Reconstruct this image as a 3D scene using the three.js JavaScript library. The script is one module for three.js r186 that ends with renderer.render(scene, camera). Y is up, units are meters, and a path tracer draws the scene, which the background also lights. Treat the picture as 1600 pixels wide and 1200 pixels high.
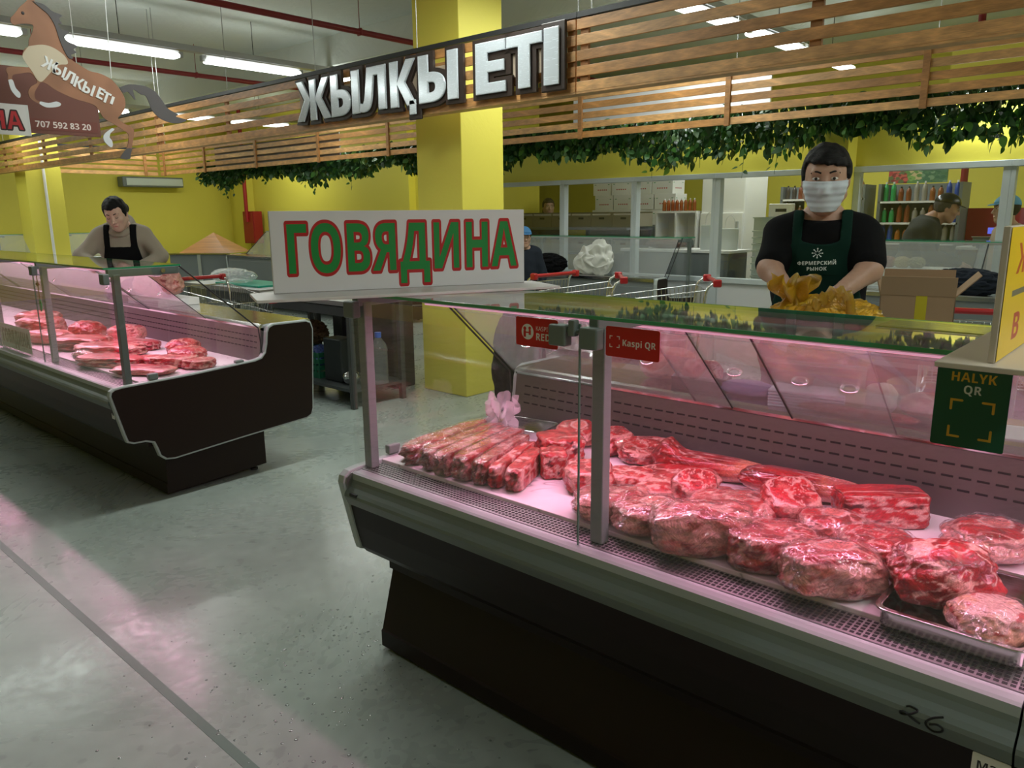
import * as THREE from 'three';
import { RoundedBoxGeometry } from 'three/addons/geometries/RoundedBoxGeometry.js';
import { TextGeometry } from 'three/addons/geometries/TextGeometry.js';
import { FontLoader } from 'three/addons/loaders/FontLoader.js';
import { mergeGeometries, mergeVertices } from 'three/addons/utils/BufferGeometryUtils.js';
import { RectAreaLightUniformsLib } from 'three/addons/lights/RectAreaLightUniformsLib.js';
import { ImprovedNoise } from 'three/addons/math/ImprovedNoise.js';

// ---------- camera, exposure, light levels ----------
const scene = new THREE.Scene();
scene.background = new THREE.Color(0x050505);
const camera = new THREE.PerspectiveCamera(53.13, 4 / 3, 0.05, 60);
{
  const p = 0.217057, yaw = 0.733813, r = -0.0096345;
  const right = new THREE.Vector3(Math.cos(yaw), 0, -Math.sin(yaw));
  const fwd = new THREE.Vector3(-Math.sin(yaw) * Math.cos(p), -Math.sin(p), -Math.cos(yaw) * Math.cos(p));
  const up = new THREE.Vector3().crossVectors(right, fwd);
  const R = right.clone().multiplyScalar(Math.cos(r)).addScaledVector(up, Math.sin(r));
  const U = up.clone().multiplyScalar(Math.cos(r)).addScaledVector(right, -Math.sin(r));
  camera.position.set(0, 1.5, 0);
  camera.quaternion.setFromRotationMatrix(new THREE.Matrix4().makeBasis(R, U, fwd.clone().negate()));
}
scene.add(camera);
const renderer = new THREE.WebGLRenderer({ antialias: true });
renderer.toneMapping = THREE.LinearToneMapping;
renderer.toneMappingExposure = 1.4;
renderer.shadowMap.enabled = true;
RectAreaLightUniformsLib.init();
const CEILING_LIGHT = 20.0;                       // radiance of the white ceiling fittings
const CASE_LIGHT = 46.0;                         // radiance of the pink tubes in the meat cases
const WHITE_GLOW = new THREE.Color(0.93, 1.0, 0.94), PINK_GLOW = new THREE.Color(1.0, 0.43, 0.66);

// ---------- helpers ----------
function rng(seed) { let a = seed >>> 0; return () => { a |= 0; a = a + 0x6D2B79F5 | 0; let t = Math.imul(a ^ a >>> 15, 1 | a); t = t + Math.imul(t ^ t >>> 7, 61 | t) ^ t; return ((t ^ t >>> 14) >>> 0) / 4294967296; }; }
const perlin = new ImprovedNoise();
const N3 = (x, y, z) => perlin.noise(x, y, z);
function fbm(x, y, z, o = 4) { let s = 0, a = 0.5, f = 1; for (let i = 0; i < o; i++) { s += a * N3(x * f, y * f, z * f + i * 7.3); a *= 0.5; f *= 2.03; } return s; }
const clamp = (v, a = 0, b = 1) => Math.min(b, Math.max(a, v));
const lerp = (a, b, t) => a + (b - a) * t;
const smooth = (a, b, v) => { const t = clamp((v - a) / (b - a)); return t * t * (3 - 2 * t); };
const V = (x, y, z) => new THREE.Vector3(x, y, z);
const used = {};
function numbered(name) { const n = used[name] = (used[name] ?? -1) + 1; return n ? `${name}_${String(n).padStart(3, '0')}` : name; }
function std(color, roughness = 0.6, metalness = 0, extra = {}) {
  const c = Array.isArray(color) ? new THREE.Color().setRGB(...color) : new THREE.Color(color);
  return new THREE.MeshPhysicalMaterial({ color: c, roughness, metalness, ...extra });
}
function mesh(name, geo, mat, parent) { const m = new THREE.Mesh(Array.isArray(geo) ? merge(geo) : geo, mat); m.name = name; m.castShadow = m.receiveShadow = true; parent.add(m); return m; }
function merge(list) { const flat = list.map((g) => { const q = g.index ? g.toNonIndexed() : g; for (const k of Object.keys(q.attributes)) if (!['position', 'normal', 'uv'].includes(k)) q.deleteAttribute(k); if (!q.attributes.uv) q.setAttribute('uv', new THREE.BufferAttribute(new Float32Array(q.attributes.position.count * 2), 2)); return q; }); return mergeGeometries(flat); }
function tag(o, label, category, group) { o.userData.label = label; o.userData.category = category; if (group) o.userData.group = group; return o; }
function thing(name, label, category, pos = [0, 0, 0], turn = 0, group) { const g = new THREE.Group(); g.name = numbered(name); g.position.set(...pos); g.rotation.y = turn; scene.add(g); return tag(g, label, category, group); }
function solo(name, geo, mat, label, category, group) { const m = mesh(numbered(name), geo, mat, scene); return tag(m, label, category, group); }
function struct(name, geo, mat, label) { const m = mesh(name, geo, mat, scene); m.userData.kind = 'structure'; if (label) m.userData.label = label; return m; }
// box by its bounds, uv in metres
function metreUV(g, sx = 1, sy = 1) {
  const p = g.attributes.position, n = g.attributes.normal, uv = new Float32Array(p.count * 2);
  for (let i = 0; i < p.count; i++) {
    const ax = Math.abs(n.getX(i)), ay = Math.abs(n.getY(i)), az = Math.abs(n.getZ(i));
    let u, v;
    if (ay >= ax && ay >= az) { u = p.getX(i); v = p.getZ(i); } else if (ax >= az) { u = p.getZ(i); v = p.getY(i); } else { u = p.getX(i); v = p.getY(i); }
    uv[2 * i] = u * sx; uv[2 * i + 1] = v * sy;
  }
  g.setAttribute('uv', new THREE.BufferAttribute(uv, 2)); return g;
}
function bb(x0, x1, y0, y1, z0, z1, r = 0) {
  const w = Math.abs(x1 - x0), h = Math.abs(y1 - y0), d = Math.abs(z1 - z0);
  const g = r > 0 ? new RoundedBoxGeometry(w, h, d, 2, Math.min(r, w / 2.01, h / 2.01, d / 2.01)) : new THREE.BoxGeometry(w, h, d);
  g.translate((x0 + x1) / 2, (y0 + y1) / 2, (z0 + z1) / 2); return metreUV(g);
}
function cyl(a, b, r, seg = 10, r2 = r) {
  const A = V(...a), B = V(...b), d = B.clone().sub(A), g = new THREE.CylinderGeometry(r2, r, d.length(), seg);
  g.applyQuaternion(new THREE.Quaternion().setFromUnitVectors(V(0, 1, 0), d.clone().normalize())); g.translate((a[0] + b[0]) / 2, (a[1] + b[1]) / 2, (a[2] + b[2]) / 2); return g;
}
function tube(pts, r, seg = 24, rad = 6, closed = false) { return new THREE.TubeGeometry(new THREE.CatmullRomCurve3(pts.map((p) => V(...p)), closed), seg, r, rad, closed); }
// polygon in (z, y) extruded along x from x0 to x1
function prismX(poly, x0, x1, bevel = 0) {
  const s = new THREE.Shape(poly.map(([z, y]) => new THREE.Vector2(-z, y)));
  const g = new THREE.ExtrudeGeometry(s, { depth: x1 - x0 - 2 * bevel, bevelEnabled: bevel > 0, bevelSize: bevel, bevelThickness: bevel, bevelOffset: -bevel, bevelSegments: 2, curveSegments: 6 });
  g.rotateY(Math.PI / 2); g.translate(x0 + bevel, 0, 0); return metreUV(g);
}
function offsetPoly(poly, d) {           // shrink a counter-clockwise or clockwise polygon by d
  let area = 0; const n = poly.length;
  for (let i = 0; i < n; i++) { const [a, b] = poly[i], [c, e] = poly[(i + 1) % n]; area += a * e - c * b; }
  const s = area > 0 ? 1 : -1;
  return poly.map((q, i) => {
    const p = poly[(i + n - 1) % n], r = poly[(i + 1) % n];
    let ax = q[0] - p[0], ay = q[1] - p[1], bx = r[0] - q[0], by = r[1] - q[1];
    const la = Math.hypot(ax, ay), lb = Math.hypot(bx, by); ax /= la; ay /= la; bx /= lb; by /= lb;
    let nx = -(ay + by) * s, ny = (ax + bx) * s; const l = Math.hypot(nx, ny) || 1; nx /= l; ny /= l;
    const k = Math.min(1.6, 1 / Math.max(0.5, nx * -ay * s + ny * ax * s));
    return [q[0] + nx * d * k, q[1] + ny * d * k];
  });
}
function canvasTex(w, h, draw) { const c = document.createElement('canvas'); c.width = w; c.height = h; draw(c.getContext('2d'), w, h); const t = new THREE.CanvasTexture(c); t.colorSpace = THREE.SRGBColorSpace; t.anisotropy = 8; t.magFilter = THREE.LinearFilter; return t; }
function dataTex(w, h, fn, srgb = false) {
  const d = new Uint8Array(w * h * 4);
  for (let y = 0; y < h; y++) for (let x = 0; x < w; x++) { const q = fn(x / w, y / h), i = (y * w + x) * 4; if (Array.isArray(q)) { d[i] = q[0]; d[i + 1] = q[1]; d[i + 2] = q[2]; } else d[i] = d[i + 1] = d[i + 2] = q; d[i + 3] = 255; }
  const t = new THREE.DataTexture(d, w, h); t.wrapS = t.wrapT = THREE.RepeatWrapping; t.magFilter = THREE.LinearFilter; t.minFilter = THREE.LinearMipmapLinearFilter; t.generateMipmaps = true; if (srgb) t.colorSpace = THREE.SRGBColorSpace; t.needsUpdate = true; return t;
}
const rep = (t, x, y = x) => { const c = t.clone(); c.repeat.set(x, y); c.needsUpdate = true; return c; };
// periodic noise in u, v
const TAU = Math.PI * 2;
function pn(u, v, f, s = 0) { const a = u * TAU, b = v * TAU, k = f / TAU; return N3(Math.cos(a) * k + s, Math.sin(a) * k + Math.cos(b) * k * 0.93 + s * 2.1, Math.sin(b) * k - s); }

// ---------- materials ----------
const grainTex = dataTex(512, 256, (u, v) => {
  let g = 0; for (let i = 0; i < 4; i++) g += pn(u, v + 0.002 * Math.sin(u * TAU * 3), [3, 6, 10, 16][i] * 1, i * 9.7) * 0.18;
  const fine = N3(u * 14, v * 130, 3.1) * 0.5 + N3(u * 40, v * 260, 8.2) * 0.35, k = 0.90 + g * 0.5 + fine * 0.24;
  return [clamp(226 * k, 0, 255), clamp(172 * k, 0, 255), clamp(112 * k, 0, 255)];
}, true);
const noiseTex = dataTex(512, 512, (u, v) => clamp(128 + 150 * (pn(u, v, 8, 1) * 0.5 + pn(u, v, 21, 5) * 0.35 + pn(u, v, 60, 9) * 0.25), 0, 255));
const fineTex = dataTex(256, 256, (u, v) => clamp(128 + 120 * (pn(u, v, 40, 3) * 0.6 + pn(u, v, 90, 7) * 0.5), 0, 255));
const brushTex = dataTex(256, 256, (u, v) => clamp(128 + 80 * N3(u * 4, v * 190, 2.2) + 60 * N3(u * 9, v * 330, 5.2), 0, 255));
const marbleTex = dataTex(512, 512, (u, v) => {
  const w = pn(u, v, 5, 2) * 0.8 + pn(u, v, 12, 4) * 0.35, r = Math.abs(pn(u + 0.05 * w, v + 0.04 * w, 4, 11) + 0.4 * pn(u, v, 11, 6)), patch = smooth(0.0, 0.35, pn(u, v, 3, 15));
  const k = 1 - 0.34 * patch * Math.exp(-r * 42) - 0.05 * Math.abs(w); return [238 * k, 233 * k, 236 * k];
}, true);
const M = {
  wood: std(0xffffff, 0.5, 0, { map: rep(grainTex, 1.1, 4), clearcoat: 0.15, clearcoatRoughness: 0.4 }),
  woodDark: std(0xc9b9a4, 0.5, 0, { map: rep(grainTex, 1.1, 4) }),
  yellow: std([0.74, 0.645, 0.085], 0.55, 0, { bumpMap: rep(noiseTex, 1.2), bumpScale: 0.0015 }),
  ceiling: std([0.62, 0.655, 0.62], 0.85, 0, { bumpMap: rep(noiseTex, 0.5), bumpScale: 0.01 }),
  concrete: std([0.28, 0.29, 0.26], 0.95, 0, { bumpMap: rep(noiseTex, 2), bumpScale: 0.02 }),
  greyPlastic: std([0.165, 0.195, 0.188], 0.42, 0),
  trim: std([0.42, 0.47, 0.47], 0.38, 0.1),
  brown: std([0.016, 0.0078, 0.0055], 0.4, 0, { specularIntensity: 0.45 }),
  black: std([0.012, 0.012, 0.013], 0.5),
  rubber: std([0.02, 0.02, 0.022], 0.7),
  steel: std([0.60, 0.61, 0.61], 0.3, 1, { roughnessMap: rep(brushTex, 1.5), bumpMap: rep(brushTex, 1.5), bumpScale: 0.0002 }),
  steelDull: std([0.42, 0.42, 0.42], 0.42, 1),
  ventSteel: std([0.17, 0.165, 0.16], 0.4, 0.8),
  tableGrey: std([0.05, 0.056, 0.056], 0.45, 0.2),
  alu: std([0.55, 0.58, 0.60], 0.35, 0.7),
  chrome: std([0.75, 0.76, 0.77], 0.16, 1),
  whitePanel: std([0.62, 0.62, 0.63], 0.45),
  white: std([0.75, 0.75, 0.75], 0.5),
  deck: std(0xffffff, 0.32, 0, { map: rep(marbleTex, 1.6) }),
  frame: std([0.55, 0.60, 0.62], 0.35, 0.15),
  greyPanel: std([0.17, 0.19, 0.195], 0.45, 0.1),
  glass: std(0xffffff, 0.02, 0, { transmission: 1, thickness: 0, ior: 1.5 }),
  glassDim: std([0.88, 0.90, 0.90], 0.03, 0, { transmission: 0.86, thickness: 0, ior: 1.5 }),
  glassTop: std([0.92, 0.97, 0.95], 0.02, 0, { transmission: 1, thickness: 0, ior: 1.52 }),
  glassEdge: std([0.02, 0.30, 0.15], 0.12, 0, { clearcoat: 1, clearcoatRoughness: 0.05 }),
  red: std([0.42, 0.012, 0.016], 0.35, 0, { clearcoat: 0.5 }),
  pipeRed: std([0.22, 0.012, 0.016], 0.4),
  cardboard: std([0.36, 0.235, 0.135], 0.85, 0, { bumpMap: rep(fineTex, 2), bumpScale: 0.0006 }),
  navy: std([0.006, 0.011, 0.022], 0.9, 0, { sheen: 0.3 }),
  blackCloth: std([0.006, 0.006, 0.007], 0.95, 0, { specularIntensity: 0.3 }),
  bottleClear: std([0.93, 0.96, 0.96], 0.06, 0, { transmission: 0.92, thickness: 0, ior: 1.35 }),
  whiteBag: std([0.72, 0.72, 0.68], 0.5, 0, { transmission: 0.25, thickness: 0 }),
  clearBag: std([0.93, 0.95, 0.95], 0.16, 0, { transmission: 0.85, thickness: 0, ior: 1.3 }),
};

// ---------- the room ----------
const X0 = -16.6, X1 = 5.2, ZB = -11.6, ZF = 4.2, CEIL = 3.7;
const floorRough = dataTex(512, 512, (u, v) => clamp(96 + 60 * (pn(u, v, 6, 2) * 0.5 + pn(u, v, 15, 8) * 0.3) + 30 * pn(u, v, 70, 4), 40, 190));
const floorCol = dataTex(512, 512, (u, v) => { const k = 1 + 0.06 * pn(u, v, 5, 21) + 0.04 * pn(u, v, 17, 31) + 0.05 * pn(u, v, 55, 12), s = smooth(0.5, 0.56, pn(u, v, 60, 41)) * 0.08; const q = k - s; return [clamp(152 * q, 0, 255), clamp(162 * q, 0, 255), clamp(156 * q, 0, 255)]; }, true);
const floorBump = dataTex(512, 512, (u, v) => clamp(128 + 70 * pn(u, v, 30, 17) + 60 * pn(u, v, 75, 27) + 40 * pn(u, v, 9, 7), 0, 255));
const floorMat = std(0xffffff, 0.8, 0, { map: rep(floorCol, 0.33), roughnessMap: rep(floorRough, 0.45), bumpMap: rep(floorBump, 0.55), bumpScale: 0.0007, clearcoat: 0.3, clearcoatRoughness: 0.2 });
const floor = struct('floor', bb(X0 - 0.2, X1 + 0.2, -0.2, 0, ZB - 0.2, ZF + 0.2), floorMat, 'grey-green glossy epoxy floor with scuffs and water drops');
mesh('floor_joint', bb(-9, 3, -0.02, 0.0008, -0.905, -0.875), std([0.13, 0.19, 0.16], 0.35), floor);
struct('ceiling', bb(X0 - 0.2, X1 + 0.2, CEIL, CEIL + 0.2, ZB - 0.2, ZF + 0.2), M.ceiling, 'pale grey painted concrete ceiling');
struct('wall_left', bb(X0 - 0.2, X0, 0, CEIL, ZB, ZF), M.yellow, 'yellow painted side wall');
struct('wall_right', bb(X1, X1 + 0.2, 0, CEIL, ZB, ZF), M.yellow, 'yellow painted side wall behind the stalls');
struct('wall_front', bb(X0, X1, 0, CEIL, ZF, ZF + 0.2), M.yellow, 'yellow painted wall facing the meat cases');
struct('wall_back', bb(X0, X1, 0, CEIL, ZB - 0.2, ZB), M.yellow, 'yellow painted rear wall');
struct('wall_inner', bb(X0, -7.85, 0, CEIL, -9.2, -9.0), M.yellow, 'yellow painted wall beyond the corner case');
struct('wall_return', bb(-7.85, -7.7, 0, CEIL, -9.2, -7.2), M.yellow, 'yellow wall returning beside the glazed partition');
struct('trim_1', bb(-16.2, -15.6, 0, CEIL, -9.0, -8.85), M.yellow, 'yellow pilaster at the corner of the yellow wall');
struct('trim_2', bb(-11.7, -10.3, 0, CEIL, -9.0, -8.85), M.yellow, 'yellow pilaster behind the ivy');
struct('trim_3', bb(X0, X1, 3.35, CEIL, -6.6, -6.15), M.ceiling, 'downstand ceiling beam');
// glazed partition to the shop behind
const WZ = -7.2, WTOP = 1.88, SILL = 0.86;
struct('wall_partition', [bb(-7.85, -6.70, 0, 2.42, WZ - 0.12, WZ), bb(-6.70, -2.75, WTOP, 2.42, WZ - 0.12, WZ), bb(-2.75, -1.75, WTOP, 2.42, WZ - 0.12, WZ), bb(-1.75, 4.9, WTOP, 2.80, WZ - 0.12, WZ)], M.yellow, 'yellow band above the shop glazing');
struct('trim_4', bb(-2.76, -2.42, 0, 2.42, WZ - 0.14, WZ + 0.22), M.yellow, 'yellow pilaster between two shop windows');
{
  const bays = [[-6.70, -5.67], [-5.67, -4.69], [-4.69, -3.74], [-3.74, -2.76], [-2.42, -1.24], [-1.24, 0.1], [0.1, 1.4]];
  bays.forEach(([a, b], i) => {
    const w = new THREE.Group(); w.name = 'window_' + (i + 1); w.userData.kind = 'structure'; w.userData.label = 'grey framed shop window bay with white lower panel'; scene.add(w);
    const t = i === 3 || i === 4 ? 0.055 : 0.035;
    mesh('frame', [bb(a, a + t, 0, WTOP, WZ - 0.06, WZ + 0.02, 0.004), bb(b - t, b, 0, WTOP, WZ - 0.06, WZ + 0.02, 0.004), bb(a, b, WTOP - 0.05, WTOP, WZ - 0.06, WZ + 0.03, 0.004), bb(a, b, SILL - 0.05, SILL, WZ - 0.06, WZ + 0.03, 0.004)], M.frame, w);
    mesh('pane', bb(a + t, b - t, SILL, WTOP - 0.05, WZ - 0.024, WZ - 0.018), M.glass, w);
    mesh('lower_panel', bb(a + t, b - t, 0, SILL - 0.05, WZ - 0.04, WZ - 0.01), M.whitePanel, w);
  });
}
// columns
function column(x1, z1, w, d, label) { const g = thing('column', label, 'column'); mesh('shaft', bb(x1 - w, x1, 0, CEIL, z1 - d, z1, 0.008), M.yellow, g); return g; }
column(-4.5, -4.42, 0.53, 0.49, 'tall yellow painted square column behind the silver lettering');
{ const c = column(-13.95, -4.16, 0.5, 0.52, 'yellow painted column with a white conduit near the horse sign'); mesh('conduit', cyl([-13.93, 0, -4.42], [-13.93, CEIL, -4.42], 0.022, 8), M.white, c); }

// ---------- ceiling fittings ----------
const diffuserMat = std([0.9, 0.9, 0.9], 0.6, 0, { emissive: WHITE_GLOW.clone(), emissiveIntensity: 5.5 });
function fitting(x, z, y, label, power = 1) {
  const len = 1.2, w = 0.16, g = thing('ceiling_light', label, 'ceiling light', [x, y, z], 0, 'linear ceiling lights in rows');
  mesh('housing', bb(-0.03, 0.03, 0.022, 0.06, -len / 2, len / 2, 0.006), M.whitePanel, g);
  mesh('diffuser', bb(-w / 2, w / 2, -0.022, 0.022, -len / 2 + 0.01, len / 2 - 0.01, 0.02), diffuserMat, g);
  for (const s of [-1, 1]) mesh('end_clip', bb(-0.03, 0.03, -0.01, 0.05, s * (len / 2 + 0.02) - 0.025, s * (len / 2 + 0.02) + 0.025, 0.004), M.steelDull, g);
  const l = new THREE.RectAreaLight(WHITE_GLOW, CEILING_LIGHT * power, w, len - 0.02); l.rotation.x = -Math.PI / 2; l.position.set(0, -0.026, 0); g.add(l);
  return g;
}
const ROWS = [[-13.6, 'over the corner counters', -8.1, -2.1, 1], [-8.6, 'in the row above the horse sign', -8.1, -0.6, 1], [-3.6, 'in the row behind the slatted fascia', -9.6, -2.1, 1.25], [1.4, 'in the row over the right-hand shop windows', -9.6, -0.6, 1.0]];
for (const [x, where, za, zb, power] of ROWS) {
  for (let z = zb; z >= za - 0.1; z -= 1.5) fitting(x, z, 3.2, 'white linear ceiling light ' + where, power);
  const t = thing('lighting_track', 'grey perforated lighting track ' + where, 'track', [x, 0, 0], 0);
  mesh('rail', bb(-0.05, 0.05, 3.27, 3.33, za - 0.8, zb + 0.8), M.steelDull, t);
  for (let z = za; z < zb; z += 1.5) mesh('suspension_wire', cyl([0, 3.33, z], [0, CEIL, z], 0.004, 5), M.black, t);
}
{ // short wash light above the right-hand shop window, half hidden by the ivy
  const g = thing('wall_light', 'short white wall light glowing behind the ivy over the shop window', 'wall light', [-1.42, 2.36, -7.05]);
  mesh('housing', bb(-0.3, 0.3, 0.02, 0.06, -0.15, 0.05, 0.006), M.whitePanel, g); mesh('diffuser', bb(-0.3, 0.3, -0.02, 0.02, -0.05, 0.05, 0.012), diffuserMat, g);
  const l = new THREE.RectAreaLight(WHITE_GLOW, CEILING_LIGHT * 0.8, 0.6, 0.1); l.rotation.x = -Math.PI / 2; l.position.set(0, -0.025, 0); g.add(l);
}
// red sprinkler pipes
for (const [x, y, where] of [[-10.2, 3.32, 'running over the horse sign'], [-6.72, 3.32, 'running behind the tall yellow column'], [-1.2, 3.3, 'above the right end of the slats']]) {
  const g = thing('sprinkler_pipe', 'dark red sprinkler pipe under the ceiling ' + where, 'pipe', [x, y, 0]);
  mesh('pipe', cyl([0, 0, -10.5], [0, 0, 3.5], 0.03, 10), M.pipeRed, g);
  for (let z = -9; z < 3; z += 1.9) mesh('hanger', [cyl([0, 0.02, z], [0, CEIL - y, z], 0.004, 5), bb(-0.036, 0.036, -0.036, 0.036, z - 0.012, z + 0.012, 0.01)], M.pipeRed, g);
}
// ---------- refrigerated counters ----------
// local frame: x along the counter, +z towards the customers, glass front at z = 0
const END = [[0.062, 0.622], [0.055, 0.646], [0.034, 0.660], [-0.005, 0.665], [-0.38, 0.675], [-0.75, 0.695], [-0.79, 0.704], [-0.815, 0.73], [-0.828, 0.78], [-0.836, 0.845], [-0.85, 0.876], [-0.885, 0.891], [-1.11, 0.889], [-1.142, 0.874], [-1.156, 0.83], [-1.122, 0.335], [-1.108, 0.296], [-1.07, 0.278], [-0.65, 0.252], [-0.235, 0.222], [-0.185, 0.230], [-0.155, 0.256], [-0.143, 0.30], [-0.13, 0.336], [-0.09, 0.350], [-0.03, 0.352], [0.002, 0.366], [0.014, 0.41]];
const SIDE_GLASS = [[-0.004, 0.662], [-0.004, 1.252], [-0.37, 1.252], [-0.795, 0.872], [-0.81, 0.712], [-0.75, 0.693]];
function slots(rows, len, x0, y0, dy, zf, w, gap, tall) {
  const out = []; for (let r = 0; r < rows; r++) for (let x = x0; x < len - 0.05; x += w + gap) out.push(bb(x, x + w, y0 + r * dy, y0 + r * dy + tall, zf(y0 + r * dy) - 0.004, zf(y0 + r * dy) + 0.0012)); return merge(out);
}
const slotMat = std([0.01, 0.008, 0.01], 0.9);
const pinkDiffuser = std([0.9, 0.7, 0.75], 0.5, 0, { emissive: PINK_GLOW.clone(), emissiveIntensity: 0.3 });
function counter(o) {
  const g = thing(o.name, o.label, 'display counter', o.pos, o.turn || 0, o.group); g.scale.z = o.deep || 1; const L = o.len, lit = o.lit !== false, bz = o.baseZ ?? -0.21, bt = o.baseTop ?? bz, b0 = o.base?.[0] ?? 0.08, b1 = o.base?.[1] ?? L - 0.08;
  const i0 = o.left ? 0.034 : 0, i1 = o.right ? L - 0.034 : L, front = o.frontMat || M.brown;
  mesh('ledge', prismX([[-0.012, 0.655], [-0.012, 0.615], [0.026, 0.615], [0.026, 0.650], [0.018, 0.654], [-0.002, 0.654]], i0, i1), o.ledgeMat || M.trim, g);
  mesh('bumper', prismX([[0.024, 0.634], [0.030, 0.618], [0.038, 0.606], [0.050, 0.597], [0.058, 0.588], [0.060, 0.578], [0.056, 0.568], [0.050, 0.556], [0.044, 0.545], [0.03, 0.543], [-0.03, 0.543], [-0.03, 0.634]], i0, i1), M.greyPlastic, g);
  mesh('front_panel', prismX([[0.036, 0.543], [0.020, 0.46], [-0.002, 0.375], [-0.018, 0.352], [-0.05, 0.34], [-0.115, 0.334], [-0.115, 0.31], [-0.25, 0.31], [-0.25, 0.543]], i0, i1), front, g);
  mesh('tub', [bb(i0, i1, 0.36, 0.645, -0.4, -0.06), bb(i0, i1, 0.30, 0.645, -1.10, -0.26)], M.greyPanel, g);
  mesh('plinth', prismX([[bt, 0.30], [bz, 0.075], [bz + 0.006, 0.07], [bz + 0.006, 0.012], [bz - 0.02, 0.012], [bz - 0.60, 0.04], [bz - 0.60, 0.30]], b0, b1), front, g);
  mesh('plinth_rail', prismX([[bt - 0.02, 0.315], [bt + 0.012, 0.315], [bt + 0.012, 0.285], [bt - 0.02, 0.285]], b0 - (o.left ? 0.01 : 0), b1 + (o.right ? 0.01 : 0)), front, g);
  for (const [fx, fz] of [[b0 + 0.06, bz - 0.06], [b1 - 0.06, bz - 0.06], [b0 + 0.06, bz - 0.55], [b1 - 0.06, bz - 0.55]]) mesh('foot', [cyl([fx, 0, fz], [fx, 0.012, fz], 0.022, 12), cyl([fx, 0.01, fz], [fx, 0.07, fz], 0.008, 8)], M.rubber, g);
  mesh('deck', bb(i0, i1, 0.645, 0.668, -0.795, -0.105, 0.003), o.deckMat || M.deck, g);
  const gr = mesh('front_grille', bb(i0, i1, 0.640, 0.657, -0.104, -0.014), M.steelDull, g);
  const holes = []; for (let r = 0; r < 6; r++) for (let x = i0 + 0.012; x < i1 - 0.01; x += 0.0135) holes.push(bb(x, x + 0.009, 0.6565, 0.6576, -0.098 + r * 0.0135, -0.098 + r * 0.0135 + 0.0085));
  if (o.detail) { const h = mesh('grille_holes', holes, slotMat, gr); h.userData.kind = 'stuff'; }
  const vz = (y) => -0.795 - (y - 0.66) * 0.13, vent = mesh('vent_panel', prismX([[vz(0.66), 0.655], [vz(0.868), 0.868], [vz(0.868) - 0.02, 0.868], [vz(0.66) - 0.02, 0.655]], i0, i1), M.ventSteel, g);
  if (o.detail) { const s = mesh('vent_slots', slots(3, i1, i0 + 0.05, 0.745, 0.034, vz, 0.03, 0.014, 0.0055), slotMat, vent); s.userData.kind = 'stuff'; }
  mesh('worktop', prismX([[-0.815, 0.862], [-0.812, 0.874], [-0.818, 0.884], [-0.835, 0.889], [-1.15, 0.889], [-1.158, 0.88], [-1.158, 0.85], [-0.83, 0.85]], i0, i1), M.steel, g);
  mesh('rear_panel', [bb(i0, i1, 0.30, 0.85, -1.135, -1.10), bb(i0 + 0.02, i1 - 0.02, 0.36, 0.80, -1.14, -1.13, 0.004)], M.greyPanel, g);
  for (const [has, xa, xb, out] of [[o.left, 0, 0.034, -1], [o.right, L - 0.034, L, 1]]) if (has) {
    const e = mesh('end_panel', prismX(END, xa, xb, 0.006), M.trim, g);
    mesh('end_face', prismX(offsetPoly(END, 0.011), out > 0 ? xb - 0.004 : xa - 0.0025, out > 0 ? xb + 0.0025 : xa + 0.004), o.endMat || M.brown, e);
    mesh('end_liner', prismX(offsetPoly(END, 0.008), out > 0 ? xa - 0.006 : xb - 0.004, out > 0 ? xa + 0.004 : xb + 0.006), M.steelDull, e);
    const gx = (xa + xb) / 2, sg = mesh('side_glass', prismX(SIDE_GLASS, gx - 0.003, gx + 0.003), M.glass, g);
    mesh('glass_edge', [cyl([gx, 1.252, -0.37], [gx, 0.872, -0.797], 0.0042, 6), cyl([gx, 0.872, -0.797], [gx, 0.712, -0.81], 0.0035, 6)], M.rubber, sg);
    for (const cz of [-0.17, -0.66]) mesh('glass_clip', bb(gx - 0.014, gx + 0.014, 0.672, 0.705, cz - 0.026, cz + 0.026, 0.006), M.greyPlastic, g);
  }
  for (const px of o.posts) {
    mesh('post', bb(px - 0.019, px + 0.019, 0.658, 1.225, -0.068, -0.034, 0.004), M.greyPlastic, g);
    const arm = mesh('glass_arm', bb(px - 0.015, px + 0.015, 1.213, 1.2535, -0.37, -0.012, 0.005), M.greyPlastic, g);
    mesh('bolt', cyl([px - 0.022, 1.233, -0.285], [px + 0.022, 1.233, -0.285], 0.012, 10), M.steel, arm);
    for (const q of [bb(px - 0.022, px + 0.032, 1.178, 1.232, -0.012, 0.02, 0.006), ...(o.clipLeft?.includes(px) ? [bb(px - 0.118, px - 0.064, 1.178, 1.232, -0.012, 0.02, 0.006), bb(px - 0.056, px - 0.036, 1.206, 1.247, -0.004, 0.018, 0.004), cyl([px - 0.07, 1.218, 0.006], [px - 0.02, 1.218, 0.006], 0.006, 8)] : [])]) mesh('pane_hinge', q, M.greyPlastic, g);
  }
  const panes = [i0 + 0.003, ...o.seams, i1 - 0.003];
  for (let i = 0; i + 1 < panes.length; i++) mesh('front_glass', bb(panes[i] + 0.0025, panes[i + 1] - 0.0025, 0.652, 1.236, -0.008, -0.002), M.glass, g);
  for (const s of o.seams) mesh('pane_edge', bb(s - 0.0016, s + 0.0016, 0.652, 1.236, -0.008, -0.002), std([0.16, 0.26, 0.22], 0.15, 0, { clearcoat: 1 }), g);
  const tg = mesh('top_glass', bb(o.topLeft ?? 0.01, o.topRight ?? L - 0.01, 1.254, 1.262, -0.372, 0.012), M.glassTop, g), ta = o.topLeft ?? 0.01, tb = o.topRight ?? L - 0.01;
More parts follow.
